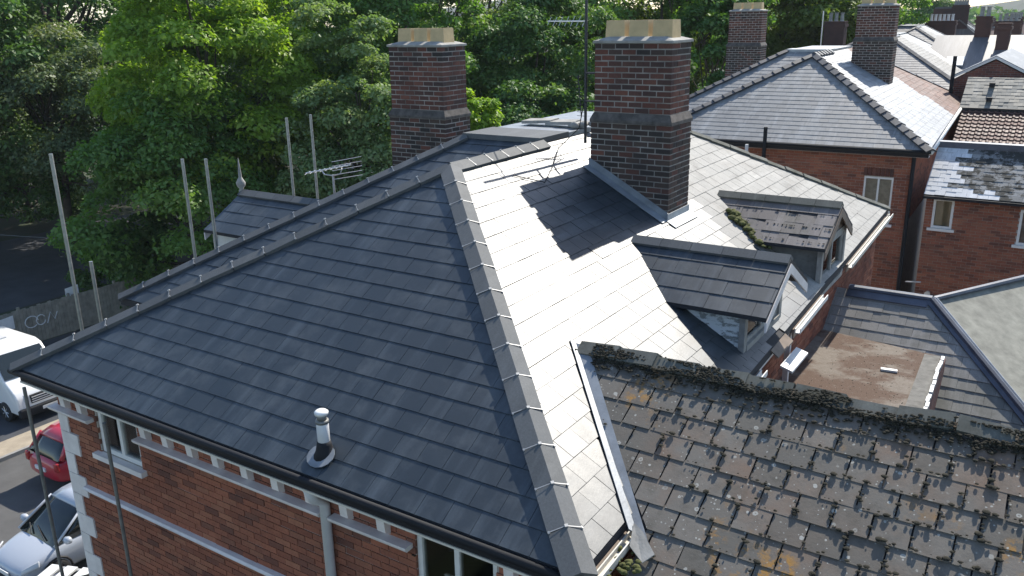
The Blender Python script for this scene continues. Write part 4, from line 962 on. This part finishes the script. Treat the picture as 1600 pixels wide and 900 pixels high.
def hatchback(name, label, loc, head, paintm, Lf=1.0, rearlamps=True):
    T = Matrix.Translation(loc) @ Matrix.Rotation(R(head), 4, 'Z'); c = empty(name, (0, 0, 0), label, 'car', None, T)
    st = [(-2.08, .45, .78, .60), (-2.02, .32, .95, .78), (-1.75, .24, 1.03, .86), (-1.2, .2, 1.02, .895), (-.2, .19, .99, .90), (.7, .19, .97, .90), (1.15, .2, .93, .885), (1.6, .23, .84, .84), (1.95, .3, .70, .74), (2.1, .42, .58, .56)]
    secs = [[(x*Lf, -w_*.93, zl), (x*Lf, -w_, zl+.12), (x*Lf, -w_, (zl+zb_)/2+.05), (x*Lf, -w_*.95, zb_-.05), (x*Lf, -w_*.75, zb_), (x*Lf, 0, zb_+.03), (x*Lf, w_*.75, zb_), (x*Lf, w_*.95, zb_-.05), (x*Lf, w_, (zl+zb_)/2+.05), (x*Lf, w_, zl+.12), (x*Lf, w_*.93, zl)] for x, zl, zb_, w_ in st]
    b = sub(loft(secs).build('body', paintm, c, T), 1)
    # glazed cabin
    cs = [(-1.93, 1.0, 1.02, .70), (-1.55, 1.0, 1.45, .66), (-.9, 1.0, 1.57, .65), (-.1, .98, 1.585, .65), (.35, .96, 1.52, .655), (1.22, .90, .93, .72)]
    secs = [[(x*Lf, -.82 if zt > 1.1 else -.74, zb_), (x*Lf, -(w_+.06), (zb_+zt)/2+.02), (x*Lf, -w_, zt-.03), (x*Lf, -w_*.6, zt), (x*Lf, w_*.6, zt), (x*Lf, w_, zt-.03), (x*Lf, w_+.06, (zb_+zt)/2+.02), (x*Lf, .82 if zt > 1.1 else .74, zb_)] for x, zb_, zt, w_ in cs]
    g = loft(secs).build('glasshouse', 'car_glass', c, T, True)
    rf = [(-1.6, 1.46, .64), (-1.2, 1.565, .655), (-.5, 1.61, .66), (.1, 1.59, .66), (.40, 1.525, .65)]
    secs = [[(x*Lf, -w_, z-.05), (x*Lf, -w_*.97, z-.005), (x*Lf, -w_*.5, z+.02), (x*Lf, w_*.5, z+.02), (x*Lf, w_*.97, z-.005), (x*Lf, w_, z-.05)] for x, z, w_ in rf]
    loft(secs).build('roof', paintm, c, T, True)
    for s in (-1, 1):
        MB().tube([(.38*Lf, s*.66, 1.52), (.8*Lf, s*.735, 1.24), (1.24*Lf, s*.80, .95)], .032, 6).build('pillar', paintm, c, T, True)
        MB().tube([(-.55*Lf, s*.675, 1.56), (-.5*Lf, s*.83, 1.0)], .035, 6).build('pillar', paintm, c, T, True)
        MB().tube([(-1.5*Lf, s*.67, 1.46), (-1.85*Lf, s*.79, 1.02)], .07, 6).build('pillar', paintm, c, T, True)
        mr = MB(); mr.lathe((.98*Lf, s*.86, 1.04), [(.03, 0), (.09, .03), (.10, .12), (.07, .2), (.02, .22)], 10, (0, s, .15)); mr.build('door_mirror', paintm, c, T, True)
        hl = MB(); hl.prism([(1.62*Lf, s*.80, .80), (1.98*Lf, s*.62, .67), (2.0*Lf, s*.64, .55), (1.66*Lf, s*.86, .66)], (.03, s*.02, .025)); bevel(hl.build('headlight', 'lamp_glass', c, T), .02, 2)
        tl = MB(); tl.box(-2.06*Lf, -1.96*Lf, min(s*.66, s*.84), max(s*.66, s*.84), .72, 1.0); bevel(tl.build('tail_light', 'red_lamp', c, T), .03, 2)
        MB().box(-.45*Lf, -.25*Lf, min(s*.9, s*.92), max(s*.9, s*.92), .88, .91).build('door_handle', paintm, c, T)
        for x in (-1.27*Lf, 1.30*Lf): wheel(c, T, x, s*.82, .32, s)
        MB().tube([(1.3*Lf+.37*math.cos(a), s*.885, .33+.37*math.sin(a)) for a in [math.pi*i/8 for i in range(9)]], .03, 5).build('wheel_arch', 'rubber', c, T, True)
    bp = MB(); bp.box(2.0*Lf, 2.12*Lf, -.45, .45, .34, .44); bevel(bp.build('grille', 'black_plastic', c, T), .03, 2)
    MB().box(2.1*Lf, 2.13*Lf, -.26, .26, .46, .57).build('number_plate', 'sign_white', c, T); MB().box(-2.12*Lf, -2.07*Lf, -.26, .26, .62, .73).build('number_plate', 'sign_white', c, T)
    MB().tube([(1.22*Lf, .35, .96), (1.02*Lf, -.3, 1.07)], .012, 5).build('wiper', 'rubber', c, T); MB().tube([(1.22*Lf, -.25, .96), (1.05*Lf, -.6, 1.07)], .012, 5).build('wiper', 'rubber', c, T)
    return c
hatchback('parked_car', 'silver people carrier parked nose towards us below the house corner', (-20.0, 10.15, .012), -90, 'paint_silver', 1.02)
hatchback('parked_car', 'red hatchback parked tail towards us on the grey road', (-23.85, 13.1, .012), 90, 'paint_red', .95)
def van(label, loc, head):
    T = Matrix.Translation(loc) @ Matrix.Rotation(R(head), 4, 'Z'); c = empty('delivery_van', (0, 0, 0), label, 'van', None, T)
    prof = [(-3.0, .35), (-3.0, 2.2), (-2.9, 2.3), (.95, 2.32), (1.3, 2.22), (2.05, 1.42), (2.62, 1.18), (2.78, 1.0), (2.85, .7), (2.85, .38)]
    secs = [[(x, y*(1 if z < 1.3 else .94), z) for x, z in prof] for y in (-1.0, 1.0)]
    bevel(loft(secs).build('body', 'paint_white', c, T), .10, 4)
    MB().prism([(1.37, -.80, 2.17), (2.02, -.88, 1.48), (2.02, .88, 1.48), (1.37, .80, 2.17)], (.02, 0, .014)).build('windscreen', 'car_glass', c, T)
    for s in (-1, 1):
        MB().prism([(.35, s*.952, 2.02), (1.25, s*.952, 2.02), (1.8, s*.985, 1.45), (.35, s*.985, 1.4)], (0, s*.012, 0)).build('side_window', 'car_glass', c, T)
        for x in (-1.9, 1.95): wheel(c, T, x, s*.93, .36, s)
        mm = MB(); mm.box(1.45, 1.6, min(s*1.05, s*1.3), max(s*1.05, s*1.3), 1.35, 1.72); bevel(mm.build('door_mirror', 'black_plastic', c, T), .04, 2)
        hl = MB(); hl.prism([(2.55, s*.92, 1.1), (2.8, s*.62, 1.02), (2.85, s*.62, .82), (2.7, s*.97, .85)], (.03, s*.015, 0)); hl.build('headlight', 'lamp_glass', c, T)
        MB().box(-2.7, 2.0, min(s*.99, s*1.015), max(s*.99, s*1.015), .42, .62).build('side_trim', 'black_plastic', c, T)
    g = MB(); g.box(2.76, 2.87, -.55, .55, .72, 1.0); g.build('grille', 'black_plastic', c, T)
    for k in range(3): MB().box(2.86, 2.885, -.53, .53, .76+k*.08, .79+k*.08).build('grille_bar', 'paint_white', c, T)
    b = MB(); b.box(2.7, 2.95, -1.0, 1.0, .3, .62); bevel(b.build('bumper', 'black_plastic', c, T), .06, 3)
    MB().box(2.945, 2.96, -.26, .26, .42, .53).build('number_plate', 'sign_white', c, T)
    MB().box(-.6, .2, -.3, .3, 2.32, 2.36).build('roof_vent', 'grey_plastic', c, T)
van('white delivery van parked across from the house with its nose to the road', (-31.3, 13.95, .01), 0)
# fence with its boards, road signs
fe = empty('board_fence', (-36, 17, 0), 'grey board fence with white spray-paint scribbles beyond the van', 'fence')
y = 4.0; i = 0
while y < 26:
    b = MB(); hb = 1.65+random.gauss(0, .02); b.box(-36.02, -35.99, y, y+.145, .05, hb); b.build('board', 'fence_wood', fe); y += .155; i += 1
for y in np.arange(4, 26.5, 2.2): MB().box(-36.13, -36.03, y-.05, y+.05, 0, 1.75).build('post', 'fence_wood', fe)
MB().box(-36.06, -36.025, 4, 26, .35, .45).build('rail', 'fence_wood', fe); MB().box(-36.06, -36.025, 4, 26, 1.3, 1.4).build('rail', 'fence_wood', fe)
g = MB()
def scr(pts): g.tube([(-35.975, a, b) for a, b in pts], .022, 5)
scr([(15.5, 1.3), (15.75, .95), (15.75, .5)]); scr([(16.05, 1.35), (15.75, .95)])
scr([(17.6+.28*math.cos(t), 1.0+.25*math.sin(t)) for t in np.arange(0, 5.6, .5)]); scr([(18.0+.2*math.cos(t), .98+.22*math.sin(t)) for t in np.arange(.5, 6.3, .5)]); scr([(18.25, .75), (18.45, 1.2), (18.6, .85), (18.75, 1.15)])
g.build('graffiti', 'sign_white', fe)
for (x, y, zt, lab) in ((-35.4, 16.3, 1.65, 'small white board on a post in front of the grey fence'), (-36.4, 19.75, 1.9, 'small pale notice on a post behind the tallest scaffold pole')):
    s_ = empty('street_sign', (x, y, 0), lab, 'sign'); MB().tube([(x, y, 0), (x, y, zt)], .035, 8).build('post', 'steel_dull', s_)
    b = MB(); b.obox((x+.04, y-.3, zt-.55), (-.0, .6, .05), (.02, 0, 0), (0, 0, .55)); b.build('sign_board', 'sign_white', s_)
# pale things at the foot of the corner
bd = empty('teal_board', (-17.6, 9.5, 0), 'pale teal board leaning beside the silver car behind the house corner', 'board')
MB().obox((-18.3, 9.9, .15), (.9, .75, 0), (-.25, .25, 1.15), (.03, -.03, .01)).build('sheet', 'teal_board', bd); MB().tube([(-18.35, 9.95, 1.32), (-17.45, 10.7, 1.32)], .04, 6).build('edge_trim', 'sign_white', bd)
tr = empty('flat_trailer', (-17.4, 8.3, 0), 'white framed trailer with dark wheels at the foot of the brick wall', 'trailer')
for k in range(5): MB().obox((-18.5+.38*k, 7.6+.16*k, .75), (.26, .1, 0), (-.35, 1.0, 0), (0, 0, .05)).build('slat', 'sign_white', tr)
MB().tube([(-18.6, 7.5, .7), (-16.8, 8.3, .7)], .04, 6).build('frame_rail', 'sign_white', tr); MB().tube([(-18.9, 8.6, .7), (-17.1, 9.3, .7)], .04, 6).build('frame_rail', 'sign_white', tr); MB().tube([(-18.4, 7.6, .85), (-17.0, 9.3, 1.0)], .025, 6).build('handle', 'rubber', tr)
for (x, y) in ((-18.5, 7.7), (-17.2, 8.2)): MB().lathe((x, y, .35), [(.2, 0), (.34, .02), (.36, .1), (.34, .18), (.2, .2)], 16, (.4, -.9, 0)).build('wheel', 'rubber', tr, smooth=True)

# ------------------------------------------------------------------ trees
def tree(name, label, x, y, zc, rx, rz, mat, seed, nl=20000, leaf=.26, clumps=110, cat='tree', group='trees behind the houses', trunk=True, shape=1.0, bottom=-.75):
    r = np.random.default_rng(seed); rd = random.Random(seed)
    o = empty(name, (x, y, 0), label, cat, group)
    c = np.array([x, y, zc])
    # clump centres: mostly on a lumpy shell, some inside
    d = r.normal(size=(clumps*3, 3)); d /= np.linalg.norm(d, axis=1)[:, None]; d = d[d[:, 2] > bottom][:clumps]; n = len(d)
    lob = 1+.16*np.sin(d[:, 0]*3.1+seed)+.14*np.sin(d[:, 1]*4.3+seed*1.7)+.12*np.sin(d[:, 2]*5.0+seed*.6)
    rad = lob*(.60+.40*r.random(n)**.55)
    cc = c+d*rad[:, None]*np.array([rx, rx, rz]); cr = rx*(.16+.17*r.random(n))*shape
    per = (cr**2/np.sum(cr**2)*nl*2.3).astype(int)+8
    idx = np.repeat(np.arange(n), per); N = len(idx)
    dl = r.normal(size=(N, 3)); dl[:, 2] = np.abs(dl[:, 2])*1.0-.45*r.random(N); dl /= np.linalg.norm(dl, axis=1)[:, None]
    out = d[idx]*.55; nd = dl+out; nd /= np.linalg.norm(nd, axis=1)[:, None]
    P = cc[idx]+nd*(cr[idx]*(.50+.54*r.random(N)**.6))[:, None]*np.array([1.12, 1.12, .78])
    P += r.normal(size=(N, 3))*.06
    nor = nd*.6+r.normal(size=(N, 3))*.42+np.array([0, .12, .6]); nor /= np.linalg.norm(nor, axis=1)[:, None]
    a = r.normal(size=(N, 3)); a -= nor*(a*nor).sum(1)[:, None]; a /= np.linalg.norm(a, axis=1)[:, None]; b = np.cross(nor, a)
    s = (leaf*(.55+.8*r.random(N)))[:, None]
    droop = np.array([0, 0, -.22])
    s *= .82
    v = np.stack([P-a*s*.55, P+b*s*.36+nor*s*.06, P+a*s*.6+droop*s, P-b*s*.36+nor*s*.06], 1).reshape(-1, 3)-np.array([x, y, zc])
    m = bpy.data.meshes.new('crown'); m.vertices.add(4*N); m.vertices.foreach_set('co', v.astype(np.float32).ravel())
    m.loops.add(4*N); m.loops.foreach_set('vertex_index', np.arange(4*N, dtype=np.int32)); m.polygons.add(N)
    m.polygons.foreach_set('loop_start', np.arange(0, 4*N, 4, dtype=np.int32)); m.polygons.foreach_set('loop_total', np.full(N, 4, dtype=np.int32))
    at = m.attributes.new('rnd', 'FLOAT', 'FACE'); cl = r.random(n)[idx]*.55+r.random(N)*.45; at.data.foreach_set('value', cl.astype(np.float32))
    m.materials.append(MATS[mat]); m.update(); m.validate()
    ob = bpy.data.objects.new('crown', m); place(ob, o, Matrix.Translation((x, y, zc)))
    if trunk:
        t = MB(); tr_ = max(.12, rx*.055); top = zc+rz*.45
        pts = [(x+rd.gauss(0, .05)*k, y+rd.gauss(0, .05)*k, top*k/6) for k in range(7)]
        t.tube(pts, [tr_*(1.25 if k == 0 else 1-.13*k) for k in range(7)], 8)
        for k in range(14):
            q = cc[rd.randrange(n)]; z0 = max(zc-rz*.85, .8)+rd.random()*rz*.8; st_ = Vector((x, y, min(z0, top))); en = Vector(q); mid = st_.lerp(en, .5)+Vector((0, 0, -.06*rx))
            t.tube([st_, mid, en], [tr_*.42, tr_*.26, tr_*.07], 5, cap=False)
        t.build('trunk', 'bark', o, smooth=True)
    return o
Z0 = CAMZ
TREES = [
 ('oak_tree', 'big dark tree filling the top left corner', -60, 34.5, 13.5, 8.8, 9.5, 'leaf_dark', 11, 26000, .34, 130),
 ('hawthorn_tree', 'low greyish green tree at the left edge beneath the big dark one', -49.5, 27.5, 7.6, 5.2, 4.2, 'leaf_grey', 12, 20000, .24, 110),
 ('maple_tree', 'bright yellow-green maple in the middle of the left trees', -37.8, 29.6, 9.6, 5.3, 7.0, 'leaf_bright', 13, 30000, .27, 150),
 ('maple_tree', 'dark lower green tree in front of the bright maple', -35.6, 26.2, 4.6, 4.4, 4.3, 'leaf_mid', 14, 18000, .25, 100),
 ('sycamore_tree', 'tall shaded sycamore right of the bright maple', -43, 42.5, 11.0, 5.6, 8.2, 'leaf_silver', 15, 24000, .30, 120),
 ('whitebeam_tree', 'silvery green tree left of the left chimney', -28.6, 30.8, 7.4, 3.3, 5.2, 'leaf_silver', 16, 18000, .22, 100),
 ('lime_tree', 'mid green tree whose top shows above the left chimney', -33, 40, 11.0, 4.6, 7.2, 'leaf_mid', 17, 22000, .28, 110),
 ('lime_tree', 'tall tree between the two chimneys at the top edge', -40.5, 53, 12.5, 6.8, 8.6, 'leaf_silver', 18, 22000, .34, 110),
 ('holly_tree', 'dense dark green tree between the two chimneys', -27.2, 44.2, 8.3, 4.5, 6.0, 'leaf_dark', 19, 26000, .25, 130),
 ('laurel_bush', 'small bright bush just right of the left chimney', -17.2, 24.2, 9.4, .85, 1.1, 'leaf_bright', 20, 3500, .17, 40),
 ('poplar_tree', 'pale yellow-green tree behind the pots of the right chimney', -31.5, 68, 12.8, 7.0, 7.2, 'leaf_lime', 21, 20000, .38, 100),
 ('ivy_clad_tree', 'dark ivy-clad tree between the right chimney and the second villa', -15.9, 42.6, 10.6, 1.9, 4.6, 'leaf_dark', 22, 12000, .24, 70),
 ('ash_tree', 'pale green tree behind the roof of the second villa', -19.0, 66, 12.4, 5.2, 6.0, 'leaf_lime', 23, 18000, .36, 90),
 ('ash_tree', 'mid green tree left of the second villa right chimney', -18.2, 82, 12.2, 4.6, 5.2, 'leaf_mid', 24, 14000, .33, 80),
 ('elm_tree', 'distant dark green tree right of the second villa chimney', -23.5, 148, 10.0, 6.0, 6.2, 'leaf_dark', 25, 14000, .36, 70),
 ('hazel_bush', 'dark undergrowth at the foot of the trees behind the flat ridge', -23.5, 38, 4.5, 4.6, 4.2, 'leaf_dark', 26, 14000, .24, 80),
 ('elder_bush', 'dark bush behind the shaded path at the left edge', -60, 30.5, 2.6, 4.0, 3.0, 'leaf_dark', 27, 9000, .26, 60),
 ('elder_bush', 'dark bush behind the scaffold pole at the end of the fence', -37.5, 23.2, 1.8, 2.0, 2.2, 'leaf_dark', 28, 9000, .2, 60),
 ('oak_tree', 'dark tree behind the low greyish tree at the left edge', -52, 22, 9.5, 5.5, 7.5, 'leaf_dark', 29, 16000, .3, 90),
 ('lime_tree', 'dark tree far behind the second villa left chimney', -25, 58, 11.5, 5.0, 7.0, 'leaf_mid', 30, 14000, .32, 80),
]
for t in TREES: tree(*t)
# more trees of the wood behind, read as one mass
def woods(name, label, boxes, mat, seed):
    for i, (x, y, zc, rx, rz) in enumerate(boxes):
        tree('woodland_tree', label, x, y, zc, rx, rz, mat, seed+i, 9000, .45, 60, group='woodland behind the near trees')
woods('woodland_tree', 'tree of the dense wood standing behind the near trees', [(-70, 48, 11, 9, 9), (-58, 58, 12, 9, 10), (-48, 70, 12, 9, 10), (-38, 82, 12, 9, 10), (-78, 36, 10, 9, 9), (-30, 96, 12, 8, 9.5), (-66, 30, 8, 7, 7), (-46, 37, 6, 6, 6)], 'leaf_dark', 60)
def far_mass(name, n, xr, yr, hz, leaf, mat, label):
    m = MB(); r = random.Random(5); V_ = []; F_ = []
    for i in range(n):
        y = r.uniform(*yr); x = y*r.uniform(*xr); zt = r.uniform(*hz); rx = r.uniform(5, 10)
        for k in range(110):
            a = r.gauss(0, 1), r.gauss(0, 1), abs(r.gauss(0, 1)); l = math.sqrt(sum(q*q for q in a)); p = (x+a[0]/l*rx, y+a[1]/l*rx, zt*.35+a[2]/l*zt*.65); s = leaf*r.uniform(.6, 1.4)
            q = len(V_); u = [r.gauss(0, 1) for _ in range(6)]
            V_ += [p, (p[0]+u[0]*s, p[1]+u[1]*s, p[2]+u[2]*s*.6), (p[0]+u[3]*s, p[1]+u[4]*s, p[2]+u[5]*s*.6)]; F_.append((q, q+1, q+2))
    me = bpy.data.meshes.new(name); me.from_pydata(V_, [], F_); at = me.attributes.new('rnd', 'FLOAT', 'FACE'); at.data.foreach_set('value', [r.random() for _ in F_]); me.materials.append(MATS[mat])
    o = bpy.data.objects.new(name, me); place(o, None, I4); props(o, label, 'trees', None, 'stuff')
far_mass('far_treeline', 170, (-.75, .08), (300, 640), (8, 13), 1.5, 'leaf_dark', 'hazy far treeline along the horizon beyond the terraced roofs')
m = MB(); n_ = 60
xs = [-900+i*30 for i in range(n_+1)]
vs_ = []
for x in xs: vs_ += [(x, 900, -1), (x, 1150, 26+9*math.sin(x*.006)+6*math.sin(x*.017+1)), (x, 1500, -1)]
m.add(vs_, [(3*i+a, 3*i+3+a, 3*i+4+a, 3*i+1+a) for i in range(n_) for a in (0, 1)]); m.build('hills', 'ground', kind='structure')

# ------------------------------------------------------------------ distance haze
hz_ = MB(); hz_.box(-1300, 1300, -400, 1800, -2.5, 46); ho = hz_.build('haze', 'soot', kind='stuff')
hm = bpy.data.materials.new('haze'); hm.use_nodes = True; nt = hm.node_tree; nt.nodes.clear()
out = nt.nodes.new('ShaderNodeOutputMaterial'); pv = nt.nodes.new('ShaderNodeVolumePrincipled'); pv.inputs['Density'].default_value = .0002; pv.inputs['Color'].default_value = (.80, .88, .95, 1); pv.inputs['Anisotropy'].default_value = .0
nt.links.new(pv.outputs[0], out.inputs['Volume']); ho.data.materials.clear(); ho.data.materials.append(hm)

flush_pieces({('main', 'slate'): 300, ('main', 'brick'): 300, ('v2', 'slate'): 150, ('v2', 'brick'): 120, ('v2', 'ridge_tile'): 60, 'ridge_tile': 80,
              ('v3', 'slate'): 0, ('v4', 'slate'): 0, ('v5', 'slate'): 0, ('v3', 'ridge_tile'): 0, ('v4', 'ridge_tile'): 0, ('v5', 'ridge_tile'): 0, ('ext', 'slate'): 60, ('e4', 'slate'): 60})
